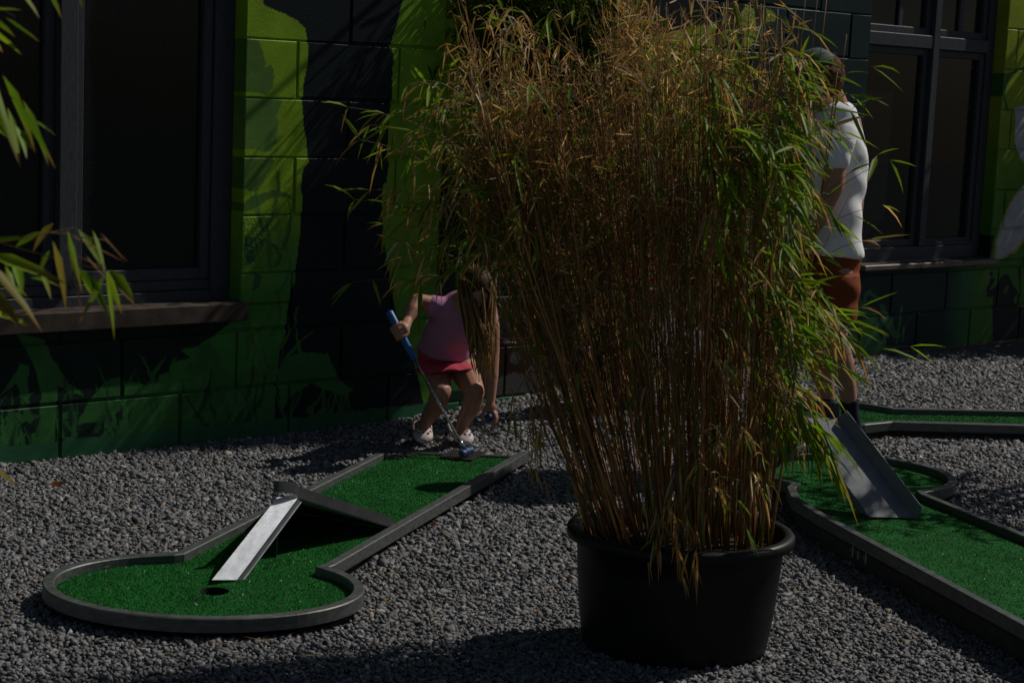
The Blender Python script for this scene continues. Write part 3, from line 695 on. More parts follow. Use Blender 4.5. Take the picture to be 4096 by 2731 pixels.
def big_slide():
    t = thing('ball_slide', 'wide grey metal slide with side walls standing on the right lane', 'slide', (0, 0, 0))
    z0 = TZ + .004 + Z2; hp = .30
    FL, FR = on_level(3480, 2068, z0), on_level(3662, 2070, z0)
    TL, TR = on_level(3196, 1672, z0 + hp), on_level(3352, 1670, z0 + hp)
    TL = at_depth(3196, 1672, TR[1] - .05)
    pn = np.cross(TR - FR, TL - FR); d_ = ray(3480, 2066); FL = EYE + d_ * (((FR - EYE) @ pn) / (d_ @ pn))
    fl = sheet('slide_floor', [FL, FR, TR, TL], .004, SLIDEGREY, t)
    ax = TR - FR; ax /= np.linalg.norm(ax); side = FR - FL; side /= np.linalg.norm(side); nrm = np.cross(side, ax)
    if nrm[2] < 0: nrm = -nrm
    def wall(A, B, s, nm):
        k = side * s
        pts = [A + k * .002, B + k * .002, B + k * .020 + nrm * .046, A + ax * .02 + k * .020 + nrm * .046, A + k * .012 + nrm * .03]
        if s < 0: pts = pts[::-1]
        sheet(nm, pts, .003, SLIDEGREY, t)
    wall(FR, TR, 1, 'side_wall')
    k = -side
    sheet('side_wall', [FL + k * .002, TL + k * .002, TL + k * .006 - nrm * .03, FL + k * .006 - nrm * .03 + np.array([0, 0, .002]) + ax * .05], .003, SLIDEGREY, t)
    # landing and the ramp that leads up to it from behind
    back = -(((FL + FR) / 2 - (TL + TR) / 2)); back[2] = 0; back /= np.linalg.norm(back)
    PL, PR = TL + back * .07, TR + back * .07
    sheet('landing', [TL + np.array([0, 0, .001]), TR + np.array([0, 0, .001]), PR, PL], .004, RAMPGREY, t)
    BL, BR = PL + back * .36 - side * .05, PR + back * .36 + side * .09; BL[2] = BR[2] = z0
    sheet('ramp_deck', [PL, PR, BR, BL], .004, RAMPGREY, t)
    rail('guard_rail', [BR, lerp(BR, PR, .5), PR, TR + side * .004], .052, .003, RAMPGREY, t)
    rail('guard_rail', [BL, lerp(BL, PL, .5), PL, TL - side * .004], .052, .003, RAMPGREY, t)
    c = (PL + PR) / 2
    rail('head_rail', [PL + side * .0 + np.array([0, 0, .012]), c + np.array([0, 0, .012]), PR + np.array([0, 0, .012])], .040, .003, RAMPGREY, t, False)
big_slide()
build_gravel()
# ================================================================== bamboo in pots
POTMAT = plain_mat('black_pot_plastic', (.008, .0085, .009), 0.45, 0, 0.25, nscale=9, namp=0.25, bmp=.08, bscale=60)
SOIL = plain_mat('pot_soil', (.03, .02, .013), 0.9, nscale=60, namp=.6, bmp=.8, bscale=70, bdist=.01)
CULM = attr_mat('bamboo_culm', 0.42, 0.45, 0.0, 30, .35)
LEAF = attr_mat('bamboo_leaf', 0.5, 0.22, 0.45, 0)
TWIG = attr_mat('bamboo_twig', 0.6, 0.3)
def unit(v): return v / (np.linalg.norm(v, axis=-1, keepdims=True) + 1e-9)
def leaf_arrays(base, d, L, wd, droop, colr, fold=.25, twist=None):
    """narrow folded leaves: 8 corners, 6 faces each"""
    N = len(base); d = unit(d); g = np.array([0, 0, -1.0])
    t = np.array([0, .30, .68, 1.0]); C = base[:, None] + d[:, None] * (L[:, None, None] * t[None, :, None]) + g * (droop[:, None] * L[:, None] * t[None] ** 2)[..., None]
    tan = unit(C[:, 2] - C[:, 1]); r = rng.normal(size=(N, 3)) * (0.55 if twist is None else twist) + np.array([0, 0, 1.0])
    s = unit(np.cross(tan, r)); nn = np.cross(s, tan)
    V = np.zeros((N, 8, 3)); V[:, 0] = C[:, 0]; V[:, 7] = C[:, 3]
    for k, (i, w) in enumerate(((1, 1.0), (2, .72))):
        o = 1 + 3 * k; h = wd[:, None] * .5 * w
        V[:, o] = C[:, i] - s * h + nn * h * fold; V[:, o + 1] = C[:, i] - nn * h * fold; V[:, o + 2] = C[:, i] + s * h + nn * h * fold
    q = np.arange(N)[:, None, None] * 8
    tri = (np.array([(0, 2, 1), (0, 3, 2), (4, 5, 7), (5, 6, 7)])[None] + q).reshape(-1, 3)
    quad = (np.array([(1, 2, 5, 4), (2, 3, 6, 5)])[None] + q).reshape(-1, 4)
    CC = np.repeat(colr[:, None], 8, 1)
    CC[:, 7] = colr * np.array([1.2, .75, .5])
    return V.reshape(-1, 3), tri, quad, CC.reshape(-1, 3)
def green_cols(n, yellow=.25):
    k = rng.random(n)[:, None]; c = np.array([.07, .165, .006]) * (1 - k) + np.array([.20, .29, .010]) * k
    y = rng.random(n) < yellow * .5; c[y] = np.array([.24, .20, .03]) * rng.uniform(.7, 1.1, (y.sum(), 1))
    return c * rng.lognormal(0, .2, (n, 1))
def dry_cols(n):
    k = rng.random(n)[:, None]; c = np.array([.62, .44, .15]) * (1 - k) + np.array([.42, .21, .05]) * k
    p = rng.random(n) < .16; c[p] = np.array([.58, .47, .30])
    return c * rng.lognormal(0, .28, (n, 1))
def culm_cols(k, green): 
    base = np.array([.10, .12, .022]) if green else np.array([.27, .135, .040])
    return base * rng.lognormal(0, .3)
class Plant:
    def __init__(s, root): s.root = root; s.lv = dict(green_leaves=[], dry_leaves=[]); s.tw = []
    def leaves(s, kind, *a, **k): s.lv[kind].append(leaf_arrays(*a, **k))
    def twig(s, pts, r0, colr):
        n = len(pts); vs, fs = tube_data(pts, list(np.linspace(r0, r0 * .4, n)), 3, False)
        s.tw.append((np.array(vs), np.array(fs), np.repeat(np.array([colr]), len(vs), 0)))
    def finish(s):
        for nm, arr in s.lv.items():
            if not arr: continue
            off = 0; V, T, Qd, C = [], [], [], []
            for v, t, q, c in arr: V.append(v); T.append(t + off); Qd.append(q + off); C.append(c); off += len(v)
            o = np_ob(nm, np.concatenate(V), [np.concatenate(T), np.concatenate(Qd)], LEAF, s.root, cols=np.concatenate(C)); o['kind'] = 'stuff'
        if s.tw:
            off = 0; V, Fs, C = [], [], []
            for v, f, c in s.tw: V.append(v); Fs.append(f + off); C.append(c); off += len(v)
            o = np_ob('twigs', np.concatenate(V), [np.concatenate(Fs)], TWIG, s.root, cols=np.concatenate(C)); o['kind'] = 'stuff'
def lathe_pot(root, cx, cy, rx, ry, h, rbx, rby, tilt, z0):
    """oval nursery pot with a rolled rim; returns a function giving points at soil level"""
    prof = [(0.0, 1.0, 'b'), (.012, 1.0, 'b')]
    rings = []; n = 56
    def ring(fx, z, grow):
        ax = rbx + (rx - rbx) * fx + grow; ay = rby + (ry - rby) * fx + grow
        return [(ax * math.cos(2 * math.pi * k / n), ay * math.sin(2 * math.pi * k / n), z) for k in range(n)]
    seq = [(0, 0.0, -.016), (0, .012, -.002), (0.02, .03, 0), (.35, h * .35, 0.003), (.7, h * .7, .003), (.93, h - .036, 0), (.95, h - .034, .022), (.97, h - .030, .028), (1, h - .008, .028), (1, h, .022), (1, h + .002, .004), (1, h - .004, -.004), (.85, h - .09, -.006)]
    V = []
    for f, z, gr in seq: V += ring(f, z, gr)
    F = []
    for i in range(len(seq) - 1):
        for k in range(n): F.append((i * n + k, i * n + (k + 1) % n, (i + 1) * n + (k + 1) % n, (i + 1) * n + k))
    F.append(tuple(range(n - 1, -1, -1)))
    T = Matrix.Translation((cx, cy, z0)) @ Matrix.Rotation(tilt, 4, 'X')
    V = [tuple(T @ Vector(v)) for v in V]
    pot = mesh_ob('pot', V, F, POTMAT, root, smooth=True)
    sv = [T @ Vector(v) for v in ring(.88, h - .055, -.004)]; sv.append(T @ Vector((0, 0, h - .03)))
    mesh_ob('soil', [tuple(v) for v in sv], [(k, (k + 1) % n, n) for k in range(n)], SOIL, root, smooth=True)
    return lambda a, r: np.array(T @ Vector(((rx - .035) * r * math.cos(a), (ry - .035) * r * math.sin(a), h - .055)))
def bez(p0, p1, p2, n): 
    t = np.linspace(0, 1, n)[:, None]; return (1 - t) ** 2 * p0 + 2 * t * (1 - t) * p1 + t * t * p2

# ---- the big clump in front
def front_bamboo():
    root = thing('potted_bamboo', 'tall dried bamboo clump in a wide black pot at the front', 'potted plant', (0, 0, 0))
    at = lathe_pot(root, .503, 5.01, .296, .232, .360, .266, .216, rad(2.2), .0)
    P = Plant(root); n = 232
    for i in range(n):
        a = rng.uniform(0, 2 * math.pi); r = math.sqrt(rng.uniform(0.0, 1)) * .97
        p0 = at(a, r); fx = (p0[0] - .512) / .28; fy = (p0[1] - 5.02) / .2
        Ht = rng.uniform(1.05, 1.56) if rng.random() < .8 else rng.uniform(.5, .95)
        right_side = fx > .30
        lean = np.array([-.085 + .19 * fx if fx < 0 else -.085 + .11 * fx, -.05 + .05 * fy, 0]) + rng.normal(0, .04, 3) * np.array([1, 1, 0])
        if fx < -.35: lean[0] -= rng.uniform(0, .17); Ht = min(Ht, rng.uniform(1.0, 1.35))
        lean[0] = max(lean[0], -.42)
        if fx < 0: lean[1] -= .10 * min(1, -fx * 1.5)
        p2 = p0 + np.array([lean[0] * Ht * 1.1, lean[1] * Ht * 1.1, Ht]); p1 = p0 + np.array([lean[0] * .72 * Ht, lean[1] * .6 * Ht, .55 * Ht])
        green = rng.random() < (.25 if not right_side else .30)
        K = 10; pts = bez(p0 - np.array([0, 0, .02]), p1, p2, K)
        rb = rng.uniform(.0017, .0040) if rng.random() < .85 else rng.uniform(.0042, .0060)
        colr = culm_cols(0, green)
        vs, fs = tube_data(pts, list(np.linspace(rb, rb * .35, K)), 5, True)
        cc = np.repeat(colr[None], len(vs), 0) * np.repeat(rng.lognormal(0, .22, K), 5)[:, None]
        mesh_ob('culm', vs, fs, CULM, root, True, cc)
        # bare upright shoots low down, leafy side twigs higher up
        for b in range(9):
            k = int(rng.integers(2, K - 1)); q0 = pts[k]
            d = unit(unit(pts[k + 1] - pts[k]) + rng.normal(0, .16, 3) * np.array([1, 1, .3])); e = q0 + d * rng.uniform(.18, .42)
            if e[2] > 1.86 or (e[0] > .72 and e[2] > 1.35) or (e[0] < -.2 and e[2] > 1.1): continue
            P.twig(bez(q0, (q0 + e) / 2 + rng.normal(0, .008, 3), e, 5), .0013, np.array([.29, .16, .06]) * rng.lognormal(0, .35))
        nb = int(rng.integers(19, 28)); lf = min(1.5, rng.lognormal(-.1, .5))
        for b in range(nb):
            t = rng.uniform(.25, 1.0) ** .62; k = min(int(t * (K - 1)), K - 2); f = t * (K - 1) - k
            q0 = pts[k] * (1 - f) + pts[k + 1] * f; hz = q0[2]
            if rng.random() > (sstep(.62, 1.30, hz) * .92 + .05 + (.10 if fx < -.3 else 0)) * lf: continue
            if right_side and hz < 1.42 and rng.random() < .72: continue
            if fx > -.35 and hz < 1.55 and rng.random() < .58: continue
            if hz < 1.3 and rng.random() < .25: continue
            az = rng.uniform(0, 2 * math.pi); out = np.array([math.cos(az), math.sin(az), 0])
            Lb = rng.uniform(.09, .25)
            if fx < -.3: out = unit(out + np.array([-.5, 0, 0]))
            if out[1] > 0: out[1] *= .35
            dirn = unit(out * rng.uniform(.15, .75) + np.array([0, 0, rng.uniform(.5, 1.2)]))
            e = q0 + dirn * Lb; mid = (q0 + e) / 2 + np.array([0, 0, .015])
            if e[2] > 1.86: continue
            if mnoise.noise(Vector(e) * 6.0) < -.06 and rng.random() < .88: continue
            if e[0] > .70 and e[2] > 1.38: continue
            if e[2] > 1.05 and e[0] < -.17 - .06 * rng.random() and rng.random() < .85: continue
            hx, hy = to_pixel(e)
            if 1780 < hx < 2020 and 1080 < hy < 1560: continue        # the clump is open here: the girl is seen through it
            edge = abs((e[0] - .30) / .52)
            if e[2] > 1.95 - .05 * edge ** 2 + rng.uniform(-.10, .06): continue
            tp = bez(q0, mid, e, 4); tcol = np.array([.24, .12, .045]) * rng.lognormal(0, .3)
            P.twig(tp, .0012, tcol)
            nl = int(rng.integers(4, 9)); g_share = .05 if hz > 1.25 else .16
            if right_side: g_share = .22
            if fx < -.45 and hz < 1.25: g_share = .35
            isg = rng.random(nl) < g_share
            tt = rng.uniform(.2, 1, nl); base = np.stack([tp[0] * (1 - s) ** 2 + 2 * s * (1 - s) * tp[1] + s * s * tp[3] for s in tt])
            dd = unit(dirn[None] * rng.uniform(.3, 1.0, (nl, 1)) + rng.normal(0, .5, (nl, 3)))
            m = ~isg
            if m.any():
                c = m.sum(); P.leaves('dry_leaves', base[m], dd[m], rng.uniform(.025, .075, c), rng.uniform(.0024, .0052, c), rng.uniform(-.12, .18, c), dry_cols(c), fold=.6)
            if isg.any():
                c = isg.sum(); P.leaves('green_leaves', base[isg], dd[isg], rng.uniform(.05, .10, c), rng.uniform(.006, .010, c), rng.uniform(.05, .4, c), green_cols(c, .4), fold=.3)
    # leafy sprays hanging out on the right hand side (and a few at the left and over the rim)
    def spray(px, py, dy, qx, qy, nl, size, g=.85, droop=.5, parts=False):
        if any(1790 < x_ < 2015 and 1100 < y_ < 1540 for x_, y_ in ((px, py), (qx, qy), ((px + qx) / 2, (py + qy) / 2))): return
        A = at_depth(px, py, 5.02 + dy); B = at_depth(qx, qy, 5.0 + dy * 1.3)
        M_ = (A + B) / 2 + np.array([0, 0, .03]); tp = bez(A, M_, B, 6)
        P.twig(tp, .0014, np.array([.15, .09, .035]))
        ax = unit(B - A); t = np.sort(rng.uniform(.15, 1, nl)); t[-2:] = 1
        base = np.stack([tp[0] * (1 - s) ** 2 + 2 * s * (1 - s) * M_ + s * s * tp[-1] for s in t])
        dd = unit(ax[None] * .75 + rng.normal(0, .42, (nl, 3)) + np.array([.16, 0, -.42]))
        isg = rng.random(nl) < g; L = rng.uniform(.6, 1.15, nl) * size * 1.38; wd = L * rng.uniform(.095, .14, nl)
        if isg.any():
            c = int(isg.sum()); cc = green_cols(c, .22) * 1.25
            if parts:
                for k in np.where(isg)[0]:
                    v, tr, qd, co = leaf_arrays(base[k:k + 1], dd[k:k + 1], L[k:k + 1], wd[k:k + 1], np.array([droop * rng.uniform(.1, .5)]), green_cols(1, .2) * 1.25, .3, .35)
                    np_ob('leaf', v, [tr, qd], LEAF, root, cols=co)
            else: P.leaves('green_leaves', base[isg], dd[isg], L[isg], wd[isg], droop * rng.uniform(.1, .6, c), cc, fold=.3, twist=.35)
        if (~isg).any():
            c = int((~isg).sum()); P.leaves('dry_leaves', base[~isg], dd[~isg], L[~isg] * .8, wd[~isg] * .6, rng.uniform(.4, 1, c), dry_cols(c), fold=.7)
    # right upper mass
    for _ in range(74):
        x = rng.uniform(2800, 3120); y = rng.uniform(270, 920); spray(x, y, rng.uniform(-.36, -.02), x + rng.uniform(30, 140), y + rng.uniform(-40, 120), int(rng.integers(5, 9)), .085, .86, parts=_ < 26)
    for _ in range(34):
        x = rng.uniform(2880, 3150); y = rng.uniform(880, 1200); spray(x, y, rng.uniform(-.32, .0), x + rng.uniform(30, 140), y + rng.uniform(-20, 110), int(rng.integers(4, 8)), .075, .72)
    for _ in range(30):
        x = rng.uniform(2990, 3230); y = rng.uniform(1180, 1440); spray(x, y, rng.uniform(-.30, .0), x + rng.uniform(60, 220), y + rng.uniform(-20, 120), int(rng.integers(5, 9)), .078, .78, parts=_ < 10)
    for _ in range(20):
        x = rng.uniform(2960, 3160); y = rng.uniform(1430, 1650); spray(x, y, rng.uniform(-.12, .08), x + rng.uniform(40, 180), y + rng.uniform(0, 120), int(rng.integers(4, 8)), .075, .55)
    for a in ((3130, 1560, 3300, 1730, 10, .10), (3120, 1600, 3250, 1760, 9, .10), (3180, 1650, 3320, 1800, 9, .095), (3230, 1720, 3320, 1850, 6, .10), (3080, 1700, 3230, 1770, 8, .09), (3050, 1620, 3160, 1780, 7, .085)):
        spray(a[0], a[1], -.12, a[2], a[3], a[4], a[5], .92, .9, parts=True)
    for _ in range(16):
        x = rng.uniform(3060, 3200); y = rng.uniform(330, 900); spray(x, y, rng.uniform(-.25, -.05), x + rng.uniform(40, 110), y + rng.uniform(-30, 70), int(rng.integers(4, 7)), .07, .7)
    for _ in range(24):
        x = rng.uniform(3080, 3200); y = rng.uniform(190, 430); spray(x, y, rng.uniform(-.25, -.05), x + rng.uniform(40, 110), y + rng.uniform(-30, 60), int(rng.integers(4, 7)), .06, .75)
    for _ in range(46):
        x = rng.uniform(2700, 3060); y = rng.uniform(1250, 1960); spray(x, y, rng.uniform(-.30, -.05), x + rng.uniform(-40, 120), y + rng.uniform(-60, 90), int(rng.integers(4, 8)), .05, .22, .4)
    for _ in range(26):
        x = rng.uniform(2300, 2800); y = rng.uniform(1000, 1700); spray(x, y, rng.uniform(-.3, .0), x + rng.uniform(-80, 80), y + rng.uniform(-110, 20), int(rng.integers(2, 5)), .05, .35, .3)
    # single long sprigs reaching past the man and the window
    for a in ((3170, 400, 3490, 268, 4, .085), (3200, 420, 3400, 380, 4, .085), (3180, 490, 3400, 440, 6, .085), (3130, 120, 3250, 130, 4, .07), (3200, 960, 3530, 820, 5, .09), (3230, 1080, 3450, 965, 5, .09), (3260, 830, 3560, 640, 3, .075), (3230, 850, 3510, 620, 3, .075),
              (3190, 1480, 3640, 1385, 4, .085), (3150, 1330, 3440, 1230, 7, .08), (3180, 1400, 3430, 1310, 7, .08), (3210, 560, 3350, 520, 6, .09), (3230, 760, 3330, 860, 6, .085)):
        spray(a[0], a[1], -.06, a[2], a[3], a[4], a[5], .80 if a[1] > 640 or a[0] < 3225 else .5, .7, parts=True)
    # left fringe
    for a in ((1800, 560, 1395, 430, 9, .07), (1850, 600, 1480, 500, 9, .07), (1780, 700, 1440, 560, 8, .065), (1820, 820, 1480, 760, 8, .07), (1800, 900, 1420, 800, 7, .075), (1850, 980, 1540, 900, 9, .065), (1800, 1080, 1560, 960, 9, .06),
              (1850, 1130, 1620, 1150, 10, .06), (1900, 1150, 1700, 1190, 8, .055), (1780, 1150, 1410, 1130, 5, .07), (1870, 1220, 1560, 1190, 8, .06), (2000, 1380, 1830, 1450, 6, .055), (2060, 1250, 1960, 1290, 8, .05), (1940, 1050, 1760, 1120, 9, .055)):
        spray(a[0], a[1], rng.uniform(-.34, -.10), a[2], a[3], a[4] + 3, a[5], .6, .6)
    for _ in range(95):
        x = rng.uniform(1700, 2250); y = rng.uniform(330, 1120); spray(x + 60, y + 40, rng.uniform(-.34, -.02), x - rng.uniform(30, 150), y + rng.uniform(-60, 60), int(rng.integers(5, 9)), .055, .62, .5)
    for _ in range(7):
        x = rng.uniform(1960, 2150); y = rng.uniform(960, 1160); spray(x + 60, y - 30, rng.uniform(-.3, .0), x - rng.uniform(-10, 70), y + rng.uniform(0, 50), int(rng.integers(6, 10)), .055, .35, .7)
    for _ in range(70):
        x = rng.uniform(1790, 2120); y = rng.uniform(60, 960); spray(x + 50, y + 70, rng.uniform(-.34, .02), x - rng.uniform(-30, 60), y - rng.uniform(-20, 60), int(rng.integers(6, 11)), .05, .22, .3)
    for _ in range(40):
        x = rng.uniform(1850, 2900); y = rng.uniform(60, 700); spray(x, y, rng.uniform(-.35, .0), x + rng.uniform(-60, 90), y + rng.uniform(-90, 40), int(rng.integers(2, 5)), .072, .9, .5)
    # thin dry strands hanging low and over the rim
    for _ in range(26):
        x = rng.uniform(2030, 2200) if _ < 9 else rng.uniform(2500, 2880); y = rng.uniform(1480, 1800) if _ < 9 else rng.uniform(1750, 2050)
        spray(x, y, rng.uniform(-.25, -.12), x + rng.uniform(-60, 60), y + rng.uniform(80, 240), int(rng.integers(4, 7)), .055, .08, .9)
    for a in ((2690, 1900, 2700, 2180, 7, .07, .0), (2700, 2050, 2720, 2290, 6, .05, 0), (2930, 1980, 2985, 2110, 3, .06, .7)): spray(a[0], a[1], -.26, a[2], a[3], a[4], a[5], a[6], .9)
    # dead leaves lying on the soil
    N = 260; aa = rng.uniform(0, 2 * math.pi, N); rr = np.sqrt(rng.uniform(0, 1, N)) * .95
    base = np.stack([at(x, y) for x, y in zip(aa, rr)]) + np.array([0, 0, .012])
    P.leaves('dry_leaves', base, rng.normal(size=(N, 3)) * np.array([1, 1, .3]), rng.uniform(.03, .06, N), rng.uniform(.004, .008, N), rng.uniform(0, .1, N), dry_cols(N) * .5, fold=.5)
    P.finish()
front_bamboo()

# ---- the second clump in its pot against the wall
def wall_bamboo():
    root = thing('potted_bamboo', 'shaded green bamboo in a black pot against the toadstool mural', 'potted plant', (0, 0, 0))
    c = on_level(2452, 1655, .04); z0 = .045
    at = lathe_pot(root, c[0], c[1] + .02, .168, .15, .30, .145, .13, 0, z0)
    P = Plant(root); cx, cy = c[0], c[1] + .02
    for i in range(70):
        a = rng.uniform(0, 2 * math.pi); r = math.sqrt(rng.random()) * .9; p0 = at(a, r)
        fx = (p0[0] - cx) / .16; Ht = rng.uniform(1.4, 2.15)
        lean = np.array([-.29 + .24 * fx, .0, 0]) + rng.normal(0, .06, 3) * np.array([1, .6, 0])
        p2 = p0 + np.array([lean[0] * Ht * 1.1, lean[1] * Ht, Ht]); p1 = p0 + np.array([lean[0] * .35 * Ht, lean[1] * .3 * Ht, .6 * Ht])
        K = 9; pts = bez(p0 - np.array([0, 0, .02]), p1, p2, K); rb = rng.uniform(.003, .0055)
        vs, fs = tube_data(pts, list(np.linspace(rb, rb * .35, K)), 4, True)
        mesh_ob('culm', vs, fs, CULM, root, True, np.repeat(culm_cols(0, rng.random() < .7)[None], len(vs), 0))
        for b in range(22):
            t = rng.uniform(.22, 1) ** .75; k = min(int(t * (K - 1)), K - 2); f = t * (K - 1) - k; q0 = pts[k] * (1 - f) + pts[k + 1] * f
            az = rng.uniform(0, 2 * math.pi); dirn = unit(np.array([math.cos(az) - .25, math.sin(az) * .6 - .1, rng.uniform(.1, .8)]))
            e = q0 + dirn * rng.uniform(.12, .34) - np.array([0, 0, rng.uniform(0, .10)]); tp = bez(q0, (q0 + e) / 2 + np.array([0, 0, .04]), e, 4)
            P.twig(tp, .0013, np.array([.09, .08, .03])); nl = int(rng.integers(9, 15)); tt = rng.uniform(.2, 1, nl)
            base = np.stack([tp[0] * (1 - s) ** 2 + 2 * s * (1 - s) * tp[1] + s * s * tp[3] for s in tt])
            dd = unit(dirn[None] * .6 + rng.normal(0, .5, (nl, 3)) + np.array([0, 0, -.3]))
            P.leaves('green_leaves', base, dd, rng.uniform(.06, .12, nl), rng.uniform(.007, .013, nl), rng.uniform(.2, .9, nl), green_cols(nl, .12) * .7, fold=.3)
    P.finish()
wall_bamboo()

# ---- third clump: stands outside the frame at the left, its sprigs reach into view
def left_bamboo():
    root = thing('potted_bamboo', 'green bamboo with brown leaf tips hanging in close at the left edge', 'potted plant', (0, 0, 0))
    cx, cy = -1.22, 2.75
    at = lathe_pot(root, cx, cy, .25, .22, .36, .21, .19, 0, 0)
    P = Plant(root); hubs = []
    for i in range(26):
        a = rng.uniform(0, 2 * math.pi); p0 = at(a, math.sqrt(rng.random()) * .85); Ht = rng.uniform(1.2, 1.75)
        lean = np.array([rng.uniform(-.18, .10), rng.normal(0, .08), 0]); p2 = p0 + np.array([lean[0] * Ht, lean[1] * Ht, Ht]); p1 = p0 + np.array([lean[0] * .3 * Ht, lean[1] * .3 * Ht, .6 * Ht])
        K = 9; pts = bez(p0 - np.array([0, 0, .02]), p1, p2, K); rb = rng.uniform(.003, .006)
        vs, fs = tube_data(pts, list(np.linspace(rb, rb * .35, K)), 5, True); mesh_ob('culm', vs, fs, CULM, root, True, np.repeat(culm_cols(0, True)[None], len(vs), 0))
        for b in range(9):
            t = rng.uniform(.3, 1); k = min(int(t * (K - 1)), K - 2); q0 = pts[k]; az = rng.uniform(1.4, 4.9)
            dirn = unit(np.array([math.cos(az), math.sin(az), rng.uniform(.1, .6)])); e = q0 + dirn * rng.uniform(.1, .22); tp = bez(q0, (q0 + e) / 2 + np.array([0, 0, .03]), e, 4)
            if max(e[0], q0[0]) > -1.02: continue
            P.twig(tp, .0014, np.array([.1, .09, .03])); nl = 6; tt = rng.uniform(.3, 1, nl); base = np.stack([tp[0] * (1 - s) + tp[3] * s for s in tt])
            P.leaves('green_leaves', base, unit(dirn[None] * .6 + rng.normal(0, .4, (nl, 3)) + np.array([-.2, 0, -.3])), rng.uniform(.06, .12, nl), rng.uniform(.008, .013, nl), rng.uniform(.2, .8, nl), green_cols(nl, .3), fold=.3)
    # each leaf seen in the photograph: (base x, y, tip x, tip y, width px, depth)
    LV = [(-60, 40, 90, 42, 26, 2.55), (60, -60, 160, 78, 30, 2.5), (170, -70, 248, 80, 30, 2.6), (-60, 60, 62, 150, 34, 2.45), (20, 70, 160, 170, 30, 2.55), (-60, 110, 88, 222, 34, 2.5), (310, -60, 330, 40, 18, 2.7), (-40, 150, 12, 215, 24, 2.6),
          (-60, 250, 75, 655, 52, 2.45), (10, 300, 142, 615, 46, 2.5), (50, 380, 225, 680, 50, 2.48), (90, 400, 195, 665, 40, 2.6), (60, 500, 108, 640, 34, 2.55), (30, 430, 80, 675, 34, 2.62), (-40, 470, 40, 560, 30, 2.6), (80, 520, 130, 600, 26, 2.5), (130, 480, 225, 545, 14, 2.66),
          (-80, 980, 140, 960, 30, 2.5), (60, 990, 180, 925, 26, 2.62), (215, 890, 130, 1010, 30, 2.6), (270, 920, 330, 1180, 44, 2.5), (275, 925, 300, 1120, 34, 2.55), (310, 915, 440, 1120, 38, 2.6), (210, 960, 265, 1250, 44, 2.45), (-60, 1010, 265, 1135, 46, 2.45), (-80, 1030, 170, 1330, 60, 2.4),
          (-60, 1150, 80, 1310, 54, 2.42), (20, 1060, 60, 1180, 40, 2.5), (300, 1060, 440, 1265, 36, 2.55), (330, 1080, 370, 1190, 34, 2.6), (350, 1090, 435, 1270, 30, 2.5), (420, 1095, 315, 1295, 34, 2.52), (425, 1085, 458, 1365, 34, 2.5), (440, 1075, 540, 1225, 46, 2.58), (430, 1080, 490, 1260, 44, 2.55),
          (60, 1050, 90, 1180, 40, 2.6), (120, 1110, 250, 1150, 20, 2.62), (370, 920, 420, 1090, 26, 2.58), (-60, 1240, 150, 1318, 40, 2.5), (-40, 1870, 72, 1955, 28, 2.3), (200, 1000, 145, 1120, 26, 2.65), (150, 1060, 205, 1200, 30, 2.55), (-30, 1100, 130, 1210, 40, 2.5)]
    for bx, by, tx, ty, w, dep in LV:
        A, B = at_depth(bx, by, dep), at_depth(tx, ty, dep - rng.uniform(-.03, .06)); L = np.linalg.norm(B - A); dr = rng.uniform(.05, .25)
        B2 = B + np.array([0, 0, dr * L]); wd = w / FPX * dep * 1.15
        c = green_cols(1, .25) * 1.15
        v, tr, qd, co = leaf_arrays(A[None], (B2 - A)[None], np.array([np.linalg.norm(B2 - A)]), np.array([wd]), np.array([dr * L / np.linalg.norm(B2 - A)]), c, .35, .5)
        co[7::8] = np.array([.22, .11, .03]); 
        if rng.random() < .4: co[4:7] = co[4:7] * .5 + np.array([.22, .17, .03]) * .5
        np_ob('leaf', v, [tr, qd], LEAF, root, cols=co)
    for pts in ([(-400, -200, 2.7), (-60, -10, 2.55), (60, 70, 2.55)], [(-400, 150, 2.7), (-60, 300, 2.5), (60, 400, 2.5)], [(-420, 800, 2.7), (-60, 980, 2.5), (200, 930, 2.55), (300, 910, 2.58)], [(-420, 850, 2.7), (100, 1000, 2.55), (420, 1085, 2.55)], [(200, 930, 2.55), (420, 960, 2.6), (510, 1045, 2.62)], [(270, 1010, 2.58), (390, 1060, 2.6), (430, 1125, 2.6)], [(-420, 1700, 2.5), (-40, 1870, 2.3)]):
        P.twig([at_depth(*p) for p in pts], .0016, np.array([.14, .08, .035]))
    for bx, by, tx, ty in ((240, 920, 505, 1045), (400, 930, 500, 1040), (330, 1010, 440, 1130), (290, 1080, 335, 1270), (470, 1150, 545, 1222)):
        A, B = at_depth(bx, by, 2.58), at_depth(tx, ty, 2.58); L = np.linalg.norm(B - A)
        P.leaves('dry_leaves', A[None], (B - A)[None], np.array([L]), np.array([.0035]), np.array([.02]), np.array([[.22, .13, .07]]), fold=.6)
    P.finish()
left_bamboo()

